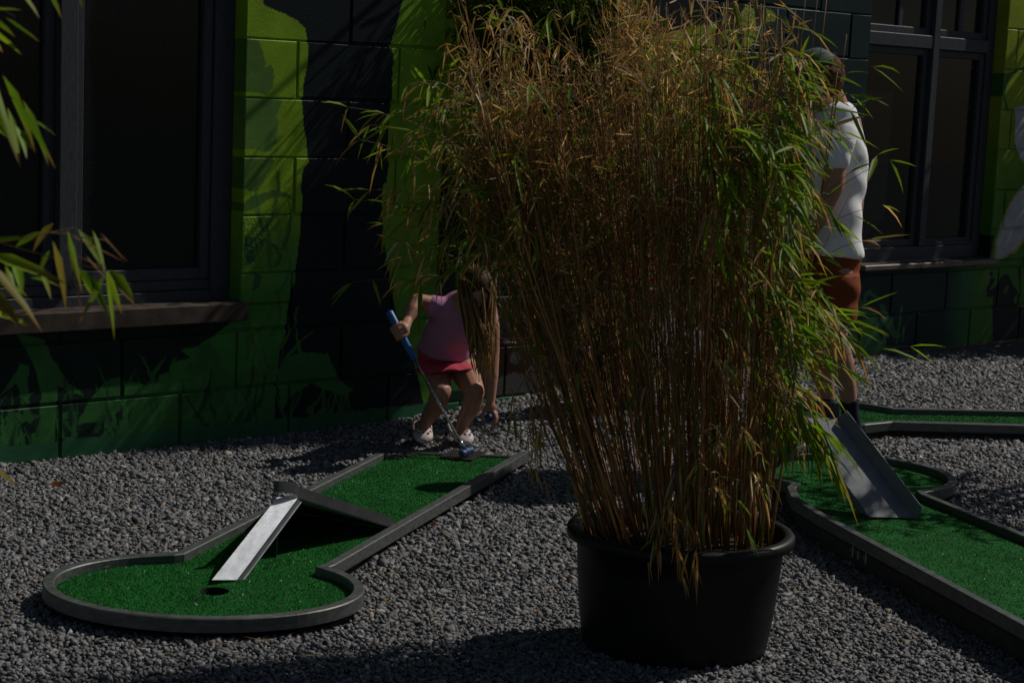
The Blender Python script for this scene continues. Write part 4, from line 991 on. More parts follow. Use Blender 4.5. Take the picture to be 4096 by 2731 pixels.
# ---- added shrubs, unseen beyond the right edge, put there to break up the sun on the slide and the end of the wall
def shade_shrub(label, cx, cy, cz, rx, ry, rz, nt, nl, lw, lean=0.0):
    root = thing('shade_shrub', label, 'shade_shrub', (0, 0, 0)); P = Plant(root); gz = float(ground_z(cx, cy))
    m = MB()
    for k in range(4):
        e = np.array([cx + rng.uniform(-.5, .5) * rx, cy + rng.uniform(-.5, .5) * ry, cz + rz * .5]); b = np.array([cx + lean + rng.uniform(-.04, .04), cy + rng.uniform(-.04, .04), gz - .03])
        m.tube(bez(b, (b + e) / 2 + np.array([rng.uniform(-.1, .1), 0, .2]), e, 7), list(np.linspace(.022, .006, 7)), 6)
    m.build('trunk', plain_mat('shrub_bark', (.09, .06, .04), .8), root, True)
    for i in range(nt):
        d = unit(rng.normal(size=3)); r = rng.random() ** .4; c = np.array([cx, cy, cz]) + d * r * np.array([rx, ry, rz]); dr = unit(d + rng.normal(0, .5, 3) + np.array([0, 0, .3]))
        e = c + dr * .16; P.twig([c - dr * .1, c, e], .0018, np.array([.1, .07, .04]))
        t = rng.uniform(0, 1, nl)[:, None]; P.leaves('green_leaves', c * (1 - t) + e * t, unit(dr[None] + rng.normal(0, .7, (nl, 3))), rng.uniform(.07, .12, nl), rng.uniform(lw * .7, lw, nl), rng.uniform(.1, .5, nl), green_cols(nl, .1) * .8, fold=.2)
    P.finish()
shade_shrub('slim leafy bush added outside the view to dapple the slide', 3.12, 7.55, 1.85, .52, .45, .62, 150, 8, .026)
shade_shrub('dense leafy bush added outside the view to shade the far end of the painted wall', 4.30, 12.05, 1.85, .66, .30, 1.3, 620, 9, .034)
# ================================================================== people
def solid_parts():
    return bmesh.new()
def cap_seg(bm, p0, r0, p1, r1):
    p0, p1 = Vector(p0), Vector(p1); d = p1 - p0; L = d.length
    for p, r in ((p0, r0), (p1, r1)):
        bmesh.ops.create_icosphere(bm, subdivisions=2, radius=r, matrix=Matrix.Translation(p))
    if L > 1e-5:
        q = d.to_track_quat('Z', 'Y').to_matrix().to_4x4()
        bmesh.ops.create_cone(bm, cap_ends=True, segments=14, radius1=r0, radius2=r1, depth=L, matrix=Matrix.Translation((p0 + p1) / 2) @ q)
def chain(bm, pr):
    for (a, ra), (b, rb) in zip(pr[:-1], pr[1:]): cap_seg(bm, a, ra, b, rb)
def ellipsoid(bm, c, ax, ay, az):
    """half axes given as vectors"""
    m = Matrix(((ax[0], ay[0], az[0], c[0]), (ax[1], ay[1], az[1], c[1]), (ax[2], ay[2], az[2], c[2]), (0, 0, 0, 1)))
    bmesh.ops.create_icosphere(bm, subdivisions=3, radius=1.0, matrix=m)
def fuse(name, bm, voxel, mat, parent, smooth=4, extra=None):
    """one continuous skin over all the shapes in bm"""
    me = bpy.data.meshes.new(name); bm.to_mesh(me); bm.free()
    o = bpy.data.objects.new(name, me); COL.objects.link(o)
    md = o.modifiers.new('skin', 'REMESH'); md.mode = 'VOXEL'; md.voxel_size = voxel
    ms = o.modifiers.new('soft', 'SMOOTH'); ms.factor = .5; ms.iterations = smooth
    dg = bpy.context.evaluated_depsgraph_get(); new = bpy.data.meshes.new_from_object(o.evaluated_get(dg))
    o.modifiers.clear(); o.data = new; bpy.data.meshes.remove(me); new.name = name
    new.materials.clear(); new.materials.append(mat)
    new.polygons.foreach_set('use_smooth', np.ones(len(new.polygons), bool))
    if parent: o.parent = parent
    return o
def loft_into(bm, rings, n=26, close=(True, True)):
    """rings: (centre, half width vector, half depth vector)"""
    L = []
    for c, a, b in rings:
        c, a, b = np.array(c), np.array(a), np.array(b)
        L.append([bm.verts.new(tuple(c + a * math.cos(2 * math.pi * k / n) + b * math.sin(2 * math.pi * k / n))) for k in range(n)])
    for i in range(len(L) - 1):
        for k in range(n): bm.faces.new((L[i][k], L[i][(k + 1) % n], L[i + 1][(k + 1) % n], L[i + 1][k]))
    if close[0]: bm.faces.new(list(reversed(L[0])))
    if close[1]: bm.faces.new(L[-1])
    bmesh.ops.recalc_face_normals(bm, faces=bm.faces)
def fold_cloth(o, amp, freq, seed=0):
    """push the cloth in and out along slanting creases"""
    me = o.data; n = len(me.vertices); co = np.empty(n * 3, np.float32); me.vertices.foreach_get('co', co); co = co.reshape(-1, 3)
    no = np.empty(n * 3, np.float32); me.vertices.foreach_get('normal', no); no = no.reshape(-1, 3)
    x, y, z = co.T; w = np.zeros(n); rr = np.random.default_rng(seed)
    for k in range(7):
        d = rr.normal(size=3) * np.array([.7, .5, 1.0]); ph = rr.uniform(0, 6); f = freq * rr.uniform(.6, 1.5)
        w += np.sin((x * d[0] + y * d[1] + z * d[2]) * f + ph + 1.5 * np.sin(x * 9 + z * 7 + ph))
    co = co + no * (np.clip(w / 3.2, -1, 1) * amp)[:, None]; me.vertices.foreach_set('co', co.ravel().astype(np.float32)); me.update()
def skin_material(name, c):
    m, ns, ls, b = new_mat(name, c, .5, 0, .4)
    b.inputs['Subsurface Weight'].default_value = .12; b.inputs['Subsurface Radius'].default_value = (.012, .005, .003); b.inputs['Subsurface Scale'].default_value = 1.0
    tc = nd(ns, 'ShaderNodeTexCoord'); nz = noise(ns, ls, 26, 3, tc.outputs['Object'])
    rp = ramp(ns, ls, nz.outputs[0], [(.3, tuple(x * .86 for x in c)), (.7, tuple(min(1, x * 1.1) for x in c))]); ls.new(rp.outputs[0], b.inputs['Base Color'])
    return m
def cloth_mat(name, c, rough=.85): return plain_mat(name, c, rough, 0, .2, nscale=9, namp=.1, bmp=.25, bscale=500, bdist=.0006)
PD = lambda x, y, d: at_depth(x, y, d)
V3 = lambda *a: np.array(a, float)

def girl():
    t = thing('person', 'girl in pink top and red skirt bending down with a blue putter', 'person', tuple(on_level(1780, 1790, .02)))
    o0 = np.array(t.location)
    loc = lambda p: np.array(p)          # points are given in place; parts are moved under the empty below
    skin = skin_material('girl_skin', (.40, .20, .125))
    bm = bmesh.new()
    # legs
    kL, kR = PD(1764, 1566, 7.60), PD(1898, 1566, 7.60)
    chain(bm, [(PD(1738, 1455, 7.82), .068), (PD(1752, 1515, 7.70), .058), (kL, .046), (PD(1746, 1622, 7.66), .043), (PD(1712, 1670, 7.72), .033), (PD(1694, 1706, 7.74), .026), (PD(1690, 1750, 7.72), .026)])
    chain(bm, [(PD(1842, 1455, 7.82), .068), (PD(1872, 1512, 7.70), .058), (kR, .045), (PD(1886, 1622, 7.66), .042), (PD(1862, 1672, 7.72), .032), (PD(1845, 1708, 7.74), .026), (PD(1848, 1752, 7.72), .026)])
    # trunk, neck, head
    chain(bm, [(PD(1790, 1440, 7.84), .095), (PD(1796, 1370, 7.78), .088), (PD(1830, 1275, 7.66), .088), (PD(1856, 1222, 7.60), .070)])
    chain(bm, [(PD(1858, 1235, 7.60), .05), (PD(1885, 1195, 7.50), .035)])
    hc = PD(1905, 1172, 7.43)
    fdir = unit(V3(.12, -.80, -.58)); ud = unit(V3(.15, -.55, .82)); ud = unit(ud - fdir * (ud @ fdir)); sd = np.cross(fdir, ud)
    ellipsoid(bm, hc, sd * .068, fdir * .082, ud * .092)
    cap_seg(bm, hc + fdir * .060 - ud * .055, .030, hc + fdir * .050 - ud * .070, .026)      # chin
    cap_seg(bm, hc + fdir * .082 + ud * .004, .008, hc + fdir * .096 - ud * .018, .011)      # nose
    for s in (-1, 1): ellipsoid(bm, hc + sd * s * .068 - ud * .006, sd * .010, fdir * .016, ud * .024)
    cap_seg(bm, hc + fdir * .080 - ud * .040 - sd * .016, .007, hc + fdir * .080 - ud * .040 + sd * .016, .007)
    # arm with the putter
    wr = PD(1630, 1282, 7.50)
    chain(bm, [(PD(1756, 1228, 7.62), .046), (PD(1715, 1215, 7.60), .037), (PD(1668, 1203, 7.58), .032), (PD(1650, 1240, 7.54), .031), (wr, .021)])
    # arm hanging down with the ball
    wr2 = PD(1962, 1606, 7.56)
    chain(bm, [(PD(1946, 1236, 7.62), .046), (PD(1966, 1310, 7.60), .036), (PD(1970, 1410, 7.60), .030), (PD(1966, 1500, 7.58), .030), (wr2, .020)])
    # right fist round the grip
    gA, gB = PD(1556, 1248, 7.42), PD(1660, 1440, 7.38); ax = unit(gB - gA); cm = V3(0, -1, 0); cm = unit(cm - ax * (cm @ ax)); sd2 = unit(np.cross(ax, cm))
    if sd2[0] < 0: sd2 = -sd2
    Hc = PD(1598, 1326, 7.405)
    Hc = gA + ax * ((Hc - gA) @ ax)
    ellipsoid(bm, Hc + sd2 * .024 + cm * .012, ax * .034, sd2 * .020, cm * .018)
    cap_seg(bm, wr, .021, Hc + sd2 * .026 + cm * .006, .022)
    for k in range(4):
        o = ax * (-.027 + .0185 * k); rf = (.0084, .0088, .0084, .0076)[k]
        pts = [Hc + o + sd2 * .020 + cm * .022, Hc + o * .96 + sd2 * .004 + cm * .031, Hc + o * .94 - sd2 * .020 + cm * .020, Hc + o * .92 - sd2 * .026 - cm * .002, Hc + o * .9 - sd2 * .014 - cm * .020]
        chain(bm, [(p, rf * (1 - .05 * i)) for i, p in enumerate(pts)])
    chain(bm, [(Hc + sd2 * .026 - ax * .022, .011), (Hc + sd2 * .020 - ax * .030 - cm * .016, .010), (Hc - sd2 * .004 - ax * .024 - cm * .026, .009)])
    # left hand curled round the ball
    hp = PD(1962, 1632, 7.55); bc = PD(1956, 1668, 7.535)
    ellipsoid(bm, hp, V3(.026, 0, 0), V3(0, .013, 0), V3(0, 0, .028))
    cap_seg(bm, wr2, .020, hp, .018)
    for k, (dx, dy, ln) in enumerate(((.019, -.018, .9), (.025, -.004, 1.0), (.023, .010, .95), (.015, .022, .8))):
        b0 = hp + V3(dx * .8, dy * .6, -.018); b1 = b0 + V3(.009, dy * .3, -.022 * ln); b2 = b1 + V3(-.006, -.004, -.020 * ln); b3 = bc + V3(.008, dy * .5, -.021)
        chain(bm, [(b0, .0092), (b1, .0085), (b2, .0078), (b3, .007)])
    chain(bm, [(hp + V3(-.020, -.004, .0), .0105), (hp + V3(-.030, -.012, -.024), .0092), (bc + V3(-.021, -.010, -.006), .0082)])
    fuse('body', bm, .0040, skin, t, 2)
    # pink top with short sleeves
    pink = cloth_mat('pink_jersey', (.46, .21, .36)); red = cloth_mat('red_skirt_cloth', (.47, .055, .09))
    bm = bmesh.new()
    loft_into(bm, [(PD(1787, 1404, 7.82), V3(.127, 0, -.012), V3(0, .130, .03)), (PD(1790, 1370, 7.79), V3(.120, 0, 0), V3(0, .114, .03)), (PD(1806, 1315, 7.72), V3(.112, 0, 0), V3(0, .094, .05)), (PD(1832, 1262, 7.66), V3(.115, 0, .0), V3(0, .086, .06)),
                   (PD(1846, 1226, 7.61), V3(.100, 0, 0), V3(0, .066, .06)), (PD(1858, 1204, 7.575), V3(.058, 0, 0), V3(0, .045, .05))])
    cap_seg(bm, PD(1772, 1235, 7.63), .055, PD(1732, 1222, 7.61), .050); cap_seg(bm, PD(1930, 1240, 7.63), .055, PD(1952, 1275, 7.61), .048)
    o = fuse('shirt', bm, .008, pink, t, 5); fold_cloth(o, .0035, 42, 3)
    bm = bmesh.new()
    loft_into(bm, [(PD(1787, 1396, 7.81), V3(.124, 0, -.01), V3(0, .098, .02)), (PD(1786, 1420, 7.82), V3(.126, 0, -.006), V3(0, .104, .02)), (PD(1786, 1450, 7.78), V3(.132, 0, .008), V3(0, .140, -.01)), (PD(1788, 1482, 7.75), V3(.134, 0, .018), V3(0, .158, -.02))])
    o = fuse('skirt', bm, .008, red, t, 4); fold_cloth(o, .0035, 55, 8)
    # hair: a close cap and long strands falling forward
    hairm = attr_mat('girl_hair', .6, .15, .1)
    m = MB(); vs, fs = [], []
    capm = bmesh.new(); ellipsoid(capm, hc + ud * .012 - fdir * .014, sd * .080, fdir * .086, ud * .096)
    me = bpy.data.meshes.new('x'); capm.to_mesh(me); capm.free()
    m.add([tuple(v.co) for v in me.vertices], [tuple(p.vertices) for p in me.polygons], (.06, .032, .015)); bpy.data.meshes.remove(me)
    for k in range(150):
        a = rng.uniform(0, 2 * math.pi); st = hc + ud * rng.uniform(-.02, .09) + sd * .078 * math.cos(a) - fdir * .03 + fdir * .06 * math.sin(a)
        ex = rng.uniform(1872, 1985); ey = rng.uniform(1370, 1530) if ex > 1900 else rng.uniform(1300, 1440); e = PD(ex, ey, 7.36 + rng.uniform(-.05, .07))
        mid = (st + e) / 2 + V3(rng.uniform(-.02, .02), -.025, .01); pts = bez(st, mid, e, 7); pts[4:] += rng.normal(0, .005, (3, 3))
        lig = rng.random(); c0 = np.array([.16, .085, .032]) * (1 - lig * .7) + np.array([.66, .40, .15]) * lig * .6; n0 = len(m.v)
        rr = list(rng.uniform(.0035, .0065) * np.array([.6, 1, 1.1, 1, .8, .5, .15])); m.tube(pts, rr, 4, True, tuple(c0))
        for j in range(7):
            f = .45 + 1.1 * (j / 6) ** 1.2
            for q in range(4): m.c[n0 + j * 4 + q] = tuple(c0 * f)
    m.build('hair', hairm, t, True, True)
    # clogs
    cm_, ns, ls, b = new_mat('marbled_clog', (.6, .5, .45), .6); tc = nd(ns, 'ShaderNodeTexCoord'); n1 = noise(ns, ls, 14, 3, tc.outputs['Object'])
    r = ramp(ns, ls, n1.outputs[0], [(.36, (.50, .22, .18)), (.45, (.62, .52, .46)), (.55, (.60, .54, .50)), (.64, (.36, .24, .40))]); ls.new(r.outputs[0], b.inputs['Base Color'])
    hole = plain_mat('clog_hole', (.03, .02, .02), .9)
    def clog(hx, hy, tx, ty):
        H_, T_ = on_level(hx, hy, .028), on_level(tx, ty, .028); f = unit(T_ - H_); L = max(np.linalg.norm(T_ - H_), .001); s = V3(f[1], -f[0], 0); up = V3(0, 0, 1)
        L = .185; T_ = H_ + f * L
        bm = bmesh.new(); rings = []
        for k, (q, w, h) in enumerate(((0.0, .018, .030), (.06, .030, .042), (.25, .034, .045), (.45, .036, .066), (.55, .040, .074), (.68, .044, .068), (.82, .044, .052), (.94, .034, .034), (1.0, .016, .020))):
            rings.append((H_ + f * L * q + up * h * .5, s * w, up * h * .5))
        loft_into(bm, rings, 20); o = fuse('clog', bm, .005, cm_, t, 3)
        m = MB()
        for q, ww in ((.60, .25), (.60, -.25), (.60, .7), (.60, -.7), (.70, 0), (.70, .45), (.70, -.45), (.78, .25), (.78, -.25), (.78, .7), (.78, -.7), (.86, 0), (.86, .45), (.86, -.45)):
            h = np.interp(q, [.55, .68, .82, .94], [.074, .068, .052, .034]); w = .043; an = ww * 1.15
            c = H_ + f * L * q + up * (h * .5 + h * .5 * math.cos(an)) + s * w * math.sin(an); nrm = unit(up * math.cos(an) + s * math.sin(an) + f * .5)
            a1 = unit(np.cross(nrm, f)); a2 = np.cross(nrm, a1); m.add([tuple(c + nrm * .0012 + .0058 * (a1 * math.cos(z) + a2 * math.sin(z))) for z in np.linspace(0, 2 * math.pi, 9)[:-1]], [tuple(range(8))])
        v = m.build('vent_holes', hole, o); v['kind'] = 'stuff'
        st = MB(); st.tube([H_ + f * L * .42 + s * .040 + up * .040, H_ + f * L * .1 + s * .038 + up * .062, H_ - f * .012 + up * .075, H_ + f * L * .1 - s * .038 + up * .062, H_ + f * L * .42 - s * .040 + up * .040], .006, 6)
        st.build('heel_strap', cm_, o, True)
    clog(1684, 1742, 1700, 1795); clog(1818, 1748, 1893, 1800)
    for ch in list(t.children): ch.location = -Vector(o0)
    # the putter she holds
    p = thing('putter', 'blue gripped putter slanting down from the girl to the tee plate', 'putter', tuple(on_level(1865, 1815, TZ + .01)))
    q0 = np.array(p.location); blue = plain_mat('blue_rubber', (.008, .095, .33), .45, 0, .5); steel = plain_mat('putter_steel', (.55, .56, .58), .22, .9, .5)
    hd = on_level(1866, 1806, TZ + .03); end = PD(1853, 1786, hd[1] + .0)
    m = MB(); m.tube([gA - ax * .004, gA, gA + ax * .004, lerp(gA, gB, .55), gB - ax * .01, gB], [.011, .016, .0175, .016, .0135, .011], 16); m.build('grip', blue, p, True)
    m = MB(); m.tube([gB - ax * .01, end], [.0058, .0050], 10); m.build('shaft', steel, p, True)
    axs = unit(end - gB); m = MB(); m.tube([end - axs * .042, end + axs * .006], [.0078, .0098], 10); m.build('ferrule', steel, p, True)
    bm = bmesh.new(); hx = unit(on_level(1895, 1795, TZ) - on_level(1838, 1815, TZ)); hy = V3(-hx[1], hx[0], 0); c = hd
    for s_, rz in ((-.032, .015), (0, .019), (.034, .017)): ellipsoid(bm, c + hx * s_, hx * .020, hy * .017, V3(0, 0, rz))
    fuse('putter_head', bm, .0035, plain_mat('dark_blue_rubber', (.006, .05, .15), .5), p, 3)
    for ch in list(p.children): ch.location = -Vector(q0)
    b = bmesh.new(); bmesh.ops.create_icosphere(b, subdivisions=3, radius=.0175); me = bpy.data.meshes.new('golf_ball'); b.to_mesh(me); b.free()
    me.polygons.foreach_set('use_smooth', np.ones(len(me.polygons), bool)); me.materials.append(plain_mat('ball_blue', (.006, .04, .14), .5))
    o = link(bpy.data.objects.new('golf_ball', me)); o.location = tuple(bc); tag(o, 'blue ball held in the lowered hand of the girl', 'ball')
girl()

def man():
    Dm = 7.55
    t = thing('person', 'man in white T-shirt rust shorts and cap standing behind the slide', 'person', tuple(at_depth(3400, 1735, Dm)))
    o0 = np.array(t.location); skin = skin_material('man_skin', (.42, .21, .135)); P = lambda x, y, d=0.0: at_depth(x, y, Dm + d)
    ch = lambda bm, pr: chain(bm, [(p, r * .9) for p, r in pr])
    bm = bmesh.new()
    # head looking down to the left
    hc = P(3268, 300, -.10); fdir = unit(V3(-.80, -.12, -.55)); ud = unit(V3(-.50, 0, .85)); ud = unit(ud - fdir * (ud @ fdir)); sd = np.cross(fdir, ud)
    ellipsoid(bm, hc, sd * .069, fdir * .089, ud * .101); ellipsoid(bm, hc + fdir * .027 - ud * .054, sd * .054, fdir * .054, ud * .054)
    cap_seg(bm, hc + fdir * .086, .009, hc + fdir * .101 - ud * .025, .0125); cap_seg(bm, hc + fdir * .063 - ud * .085, .023, hc + fdir * .054 - ud * .09, .023)
    for s in (-1, 1): ellipsoid(bm, hc + sd * s * .070 - ud * .012 - fdir * .012, sd * .010, fdir * .018, ud * .032)
    ch(bm, [(P(3300, 345, -.07), .062), (P(3335, 420), .066), (P(3345, 470), .085)])
    ch(bm, [(P(3340, 520), .13), (P(3345, 700), .14), (P(3335, 900), .13), (P(3330, 990), .105)])
    # arms: near one bent forward to the putter, far one alongside
    hn = P(3192, 1010, -.16); hf = P(3180, 1045, -.06)
    ch(bm, [(P(3345, 490, -.19), .062), (P(3340, 620, -.23), .056), (P(3338, 742, -.25), .046), (P(3280, 860, -.24), .044), (P(3215, 975, -.19), .030), (hn, .032)])
    ch(bm, [(P(3345, 500, .18), .062), (P(3320, 740, .20), .048), (P(3235, 950, .08), .032), (hf, .032)])
    for h in (hn, hf):
        for k in range(4): ch(bm, [(h + V3(-.01, -.022, -.028 + .0 * k) + V3(0, 0, -.018 * k + .03), .011), (h + V3(-.035, -.012, -.018 * k + .004), .010), (h + V3(-.030, .016, -.018 * k + .0), .009)])
        ch(bm, [(h + V3(-.005, .01, .03), .012), (h + V3(-.035, .014, .01), .010)])
    # legs
    ch(bm, [(P(3345, 1090, -.08), .088), (P(3335, 1230, -.09), .074), (P(3335, 1345, -.10), .062), (P(3366, 1455, -.09), .060), (P(3390, 1560, -.08), .042), (P(3402, 1640, -.07), .036), (P(3424, 1800, -.06), .038)])
    ch(bm, [(P(3320, 1090, .10), .088), (P(3285, 1230, .10), .074), (P(3272, 1345, .09), .062), (P(3290, 1450, .10), .060), (P(3302, 1560, .10), .042), (P(3308, 1640, .10), .036), (P(3326, 1785, .10), .038)])
    fuse('body', bm, .009, skin, t, 4)
    white = cloth_mat('white_jersey', (.86, .85, .86)); rust = cloth_mat('rust_shorts_cloth', (.23, .05, .016)); navy = cloth_mat('navy_sock', (.012, .014, .035))
    bm = bmesh.new(); F_ = lambda xl, xr, y, hy: ((P((xl + xr) / 2, y)), V3((xr - xl) / 2 / 954, 0, 0), V3(0, hy * .9, 0))
    loft_into(bm, [F_(3206, 3450, 1018, .19), F_(3206, 3446, 960, .19), F_(3200, 3448, 900, .19), F_(3195, 3456, 800, .185), F_(3192, 3466, 690, .19), F_(3200, 3466, 600, .205), F_(3224, 3452, 520, .215), F_(3262, 3420, 455, .19), F_(3290, 3385, 420, .12), F_(3298, 3366, 404, .085)], 34)
    ch(bm, [(P(3352, 478, -.17), .090), (P(3342, 560, -.225), .080), (P(3330, 628, -.24), .074)])
    ch(bm, [(P(3352, 478, .17), .090), (P(3335, 620, .22), .074)])
    o = fuse('t_shirt', bm, .010, white, t, 5); fold_cloth(o, .0105, 34, 5)
    bm = bmesh.new()
    loft_into(bm, [F_(3222, 3444, 1005, .175), F_(3216, 3440, 1060, .18), F_(3214, 3420, 1130, .17), F_(3215, 3395, 1165, .165)], 30)
    for x0, dy, xk in ((3345, -.08, 3338), (3312, .10, 3285)):
        loft_into(bm, [(P(x0, 1090, dy), V3(.104, 0, 0), V3(0, .10, 0)), (P((x0 + xk) / 2, 1190, dy), V3(.095, 0, 0), V3(0, .095, 0)), (P(xk, 1292, dy), V3(.081, 0, 0), V3(0, .09, 0))], 24)
    o = fuse('shorts', bm, .010, rust, t, 4); fold_cloth(o, .008, 26, 9)
    for (xa, xb, dy) in ((3400, 3412, -.07), (3306, 3316, .10)):
        bm = bmesh.new(); ch(bm, [(P(xa - 3, 1606, dy), .0445), (P(xa, 1640, dy), .042), (P(xb + 12, 1785, dy), .045)]); fuse('sock', bm, .007, navy, t, 2)
    shoe_m = plain_mat('white_shoe', (.6, .58, .56), .6); sole = plain_mat('shoe_sole', (.5, .48, .45), .7)
    for xb, yb, dy in ((3455, 1830, -.06), (3355, 1815, .10)):
        hl = P(xb, yb, dy); zb = float(ground_z(hl[0], hl[1])) + .012; hl[2] = zb; f = unit(V3(-.93, -.35, 0)); s = V3(f[1], -f[0], 0); up = V3(0, 0, 1); bm = bmesh.new()
        loft_into(bm, [(hl + f * q * .27 + up * h * .5, s * w, up * h * .5) for q, w, h in ((0, .022, .06), (.05, .036, .085), (.25, .040, .095), (.45, .044, .08), (.7, .050, .058), (.9, .042, .045), (1, .02, .03))], 18)
        o = fuse('shoe', bm, .007, shoe_m, t, 3)
    # cap and hair
    capm = plain_mat('cap_cloth', (.05, .08, .075), .8); hairm = plain_mat('brown_hair', (.13, .065, .03), .8, 0, .1, nscale=120, namp=.7, bmp=1.0, bscale=160, bdist=.01)
    bm = bmesh.new(); ellipsoid(bm, hc - fdir * .022 - ud * .012, sd * .077, fdir * .089, ud * .095)
    for _ in range(140):
        a = rng.normal(size=3); a[1] *= .9; d = unit(sd * a[0] - fdir * abs(a[1]) - ud * abs(a[2]) * .75 + ud * .25); p = hc + sd * (d @ sd) * .080 + fdir * (d @ fdir) * .101 + ud * (d @ ud) * .10
        cap_seg(bm, p, .010, p + unit(d * .4 - ud + rng.normal(0, .4, 3)) * .022, .004)
    fuse('hair', bm, .006, hairm, t, 1)
    bm = bmesh.new(); vs = []
    for i in range(9):
        el = math.pi / 2 * i / 8
        for k in range(28):
            a = 2 * math.pi * k / 28; vs.append(bm.verts.new(tuple(hc + ud * (.020 + .089 * math.sin(el)) + (sd * .083 * math.cos(a) + fdir * .103 * math.sin(a)) * math.cos(el))))
    for i in range(8):
        for k in range(28):
            back = math.sin(2 * math.pi * (k + .5) / 28) < -.86
            if back and i in (1, 2, 3): continue       # the gap above the strap
            bm.faces.new((vs[i * 28 + k], vs[i * 28 + (k + 1) % 28], vs[i * 28 + 28 + (k + 1) % 28], vs[i * 28 + 28 + k]))
    me = bpy.data.meshes.new('cap'); bm.to_mesh(me); bm.free(); me.materials.append(capm); me.polygons.foreach_set('use_smooth', np.ones(len(me.polygons), bool))
    co = link(bpy.data.objects.new('cap', me), t); sol = co.modifiers.new('thick', 'SOLIDIFY'); sol.thickness = .004
    m = MB(); n = 13; A = [hc + ud * .024 + sd * .080 * math.cos(a) + fdir * .100 * math.sin(a) for a in np.linspace(.35, math.pi - .35, n)]
    B = [p + fdir * (.075 * math.sin(a) ** .6) - ud * .012 for p, a in zip(A, np.linspace(.35, math.pi - .35, n))]
    up = ud * .003; m.add([tuple(p + up) for p in A] + [tuple(p + up) for p in B] + [tuple(p - up) for p in A] + [tuple(p - up) for p in B],
                          [(i, i + 1, n + i + 1, n + i) for i in range(n - 1)] + [(2 * n + i, 3 * n + i, 3 * n + i + 1, 2 * n + i + 1) for i in range(n - 1)] + [(n + i, n + i + 1, 3 * n + i + 1, 3 * n + i) for i in range(n - 1)])
    m.build('brim', capm, co)
    m = MB(); bk = hc + ud * .028 - fdir * .1055; m.add([tuple(bk + sd * a * .012 + ud * b * .011) for a, b in ((-1, -1), (1, -1), (1, 1), (-1, 1))] + [tuple(bk - fdir * .003 + sd * a * .012 + ud * b * .011) for a, b in ((-1, -1), (1, -1), (1, 1), (-1, 1))], [(3, 2, 1, 0), (4, 5, 6, 7), (0, 1, 5, 4), (1, 2, 6, 5), (2, 3, 7, 6), (3, 0, 4, 7)])
    m.build('buckle', plain_mat('buckle_metal', (.4, .4, .4), .3, .8), co)
    eyem = plain_mat('eye_white', (.7, .7, .7), .3)
    for s in (-1, 1):
        b = bmesh.new(); bmesh.ops.create_icosphere(b, subdivisions=2, radius=.012); me = bpy.data.meshes.new('eye'); b.to_mesh(me); b.free(); me.materials.append(eyem)
        e = link(bpy.data.objects.new('eye', me), t); e.location = tuple(hc + fdir * .075 + sd * s * .029 - ud * .002)
    for ch in list(t.children): ch.location = Vector(ch.location) - Vector(o0)
    # his putter
    p = thing('putter', 'steel putter held low in front of the man behind the bamboo', 'putter', tuple(P(3130, 1610, -.30))); q0 = np.array(p.location)
    steel = plain_mat('second_putter_steel', (.5, .5, .52), .25, .9); grip = plain_mat('second_putter_grip', (.02, .02, .022), .6)
    a, b_ = P(3200, 950, -.16), P(3190, 1100, -.18); c = P(3132, 1606, -.32); ax = unit(c - a); g2 = a + ax * .30
    m = MB(); m.tube([a, g2], [.014, .011], 12); m.build('grip', grip, p, True)
    m = MB(); m.tube([g2, c], .006, 10); m.build('shaft', steel, p, True)
    bm = bmesh.new(); ellipsoid(bm, c + V3(-.02, 0, -.005), V3(.045, .01, 0), V3(-.004, .016, 0), V3(0, 0, .016)); fuse('putter_head', bm, .004, grip, p, 2)
    for ch in list(p.children): ch.location = -Vector(q0)
man()
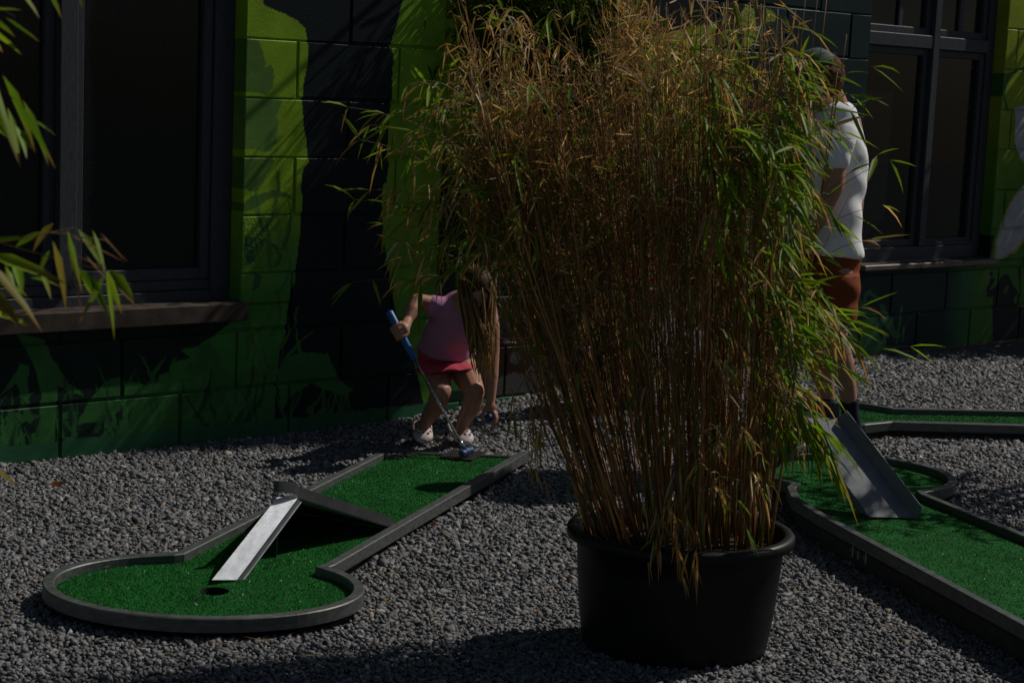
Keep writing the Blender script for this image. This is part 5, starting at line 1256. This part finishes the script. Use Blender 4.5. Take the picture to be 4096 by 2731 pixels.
# ================================================================== small things
def fallen_leaves():
    rows = [(232, 1938, 62, (.16, .06, .02), .55, 'large curled brown leaf on the gravel near the wall at the left'),
            (1731, 2099, 24, (.42, .10, .02), .6, 'small orange leaf on the gravel beside the straight kerb below the ramp'),
            (2030, 1893, 20, (.40, .12, .04), .6, 'small orange leaf on the gravel close to the tee end of the left lane'),
            (1331, 1789, 24, (.34, .11, .04), .5, 'reddish leaf lying on shaded gravel left of the girl'),
            (1040, 2560, 130, (.30, .19, .09), .05, 'long thin straw coloured stalk on the gravel below the round lane end'),
            (1597, 2285, 60, (.40, .32, .19), .07, 'pale straw blade on the gravel right of the round lane end'),
            (3480, 2412, 90, (.34, .24, .07), .06, 'thin yellow bamboo blade on the gravel between pot and right lane'),
            (1535, 2408, 48, (.42, .25, .05), .2, 'golden dry leaf on the gravel beside the round kerb')]
    plain = [(1706, 2122, 26, 'tan crumpled leaf on the gravel just below the small orange leaf'), (870, 2572, 40, 'dry leaf under the front of the round lane end, left of the long stalk'), (570, 2592, 30, 'small dry leaf in front of the left half of the round lane end'),
             (1745, 2470, 30, 'dry leaf alone on open gravel midway between round kerb and pot'), (120, 2330, 30, 'little dry leaf left of the round lane end by the photo edge'), (400, 2290, 34, 'dry leaf hidden inside the far left curve of the round lane end'),
             (2150, 2440, 30, 'dry leaf on the gravel close to the left side of the black pot'), (3180, 2368, 44, 'dry leaf on the gravel just right of the black pot'), (3640, 2560, 40, 'dry blade on the gravel in the lower right, left of the lane kerb'),
             (3900, 2640, 44, 'dry blade in the bottom right corner of the gravel'), (540, 2110, 40, 'dry leaf on sunlit gravel left of the ramp, behind the round lane end'), (1990, 2590, 30, 'dry leaf at the edge of the shadow left of the pot foot'),
             (1250, 2620, 36, 'dry leaf on the lowest gravel below the right part of the round kerb'), (3560, 2040, 22, 'tiny dry leaf fallen on the foot of the grey slide'), (3350, 2480, 34, 'dry leaf on gravel between pot foot and thin yellow blade'),
             (60, 1990, 30, 'dry leaf at the left photo edge below the large brown leaf'), (940, 1960, 26, 'dry leaf on gravel up left of the ramp head')]
    def put(x, y, w, c, ratio, label, group=None, z=None):
        p = on_level(x, y, 0.0); z = float(ground_z(p[0], p[1])) + .012 if z is None else z; p = on_level(x, y, z)
        L = w / FPX * p[1] * 1.15; a = rng.uniform(-.5, .5) + (math.pi if rng.random() < .5 else 0); d = np.array([math.cos(a), math.sin(a), rng.uniform(-.05, .12)])
        v, tr, qd, co = leaf_arrays(p[None] - d[None] * L / 2, d[None], np.array([L]), np.array([max(L * ratio, .003)]), np.array([-.12]), np.array([c]), .5, .3)
        o = np_ob('fallen_leaf', v - p, [tr, qd], LEAF, None, cols=co); o.location = tuple(p); tag(o, label, 'leaf', group)
    for r in rows: put(*r)
    put(424, 2268, 42, (.45, .36, .2), .06, 'pale straw lying on the turf along the left curve of the round end', None, TZ + .006)
    put(1120, 2420, 16, (.4, .28, .1), .3, 'tiny dry leaf on the turf right of the hole', None, TZ + .006)
    put(3810, 2260, 18, (.4, .28, .1), .3, 'tiny dry leaf on the sunlit turf of the right lane', None, TZ + Z2 + .006)
    for x, y, w, lab in plain:
        if x in (400, 3560): continue
        put(x, y, w, tuple(dry_cols(1)[0]), .18, lab, 'small dry leaves on the gravel')
fallen_leaves()

def cable():
    Xa, za = on_wall(1450, 60); Xb, zb = on_wall(975, 480)
    A = wall_pt(Xa, za) + SUN * 1.9; B = wall_pt(Xb, zb) + SUN * 2.75; d = unit(A - B)
    m = MB(); m.tube([B - d * 3, B, A, A + d * 3], .0115, 6); o = m.build('overhead_cable', plain_mat('cable_rubber', (.02, .02, .02), .6), None, True)
    tag(o, 'black overhead cable whose slanting shadow crosses the painted wall', 'cable')
cable()

def lane_bolts():
    steel = plain_mat('zinc_bolt', (.4, .4, .4), .4, .7)
    for x, y in ((3415, 2205), (3437, 2215), (3467, 2235)):
        p = on_level(x, y, .055); m = MB(); m.tube([p + np.array([-.004, -.006, .022]), p + np.array([-.004, -.006, -.016])], .0045, 6); m.box(p[0] - .012, p[0] + .004, p[1] - .010, p[1] + .006, p[2] + .002, p[2] + .009)
        m.build('bolt', steel, LANE2)
lane_bolts()
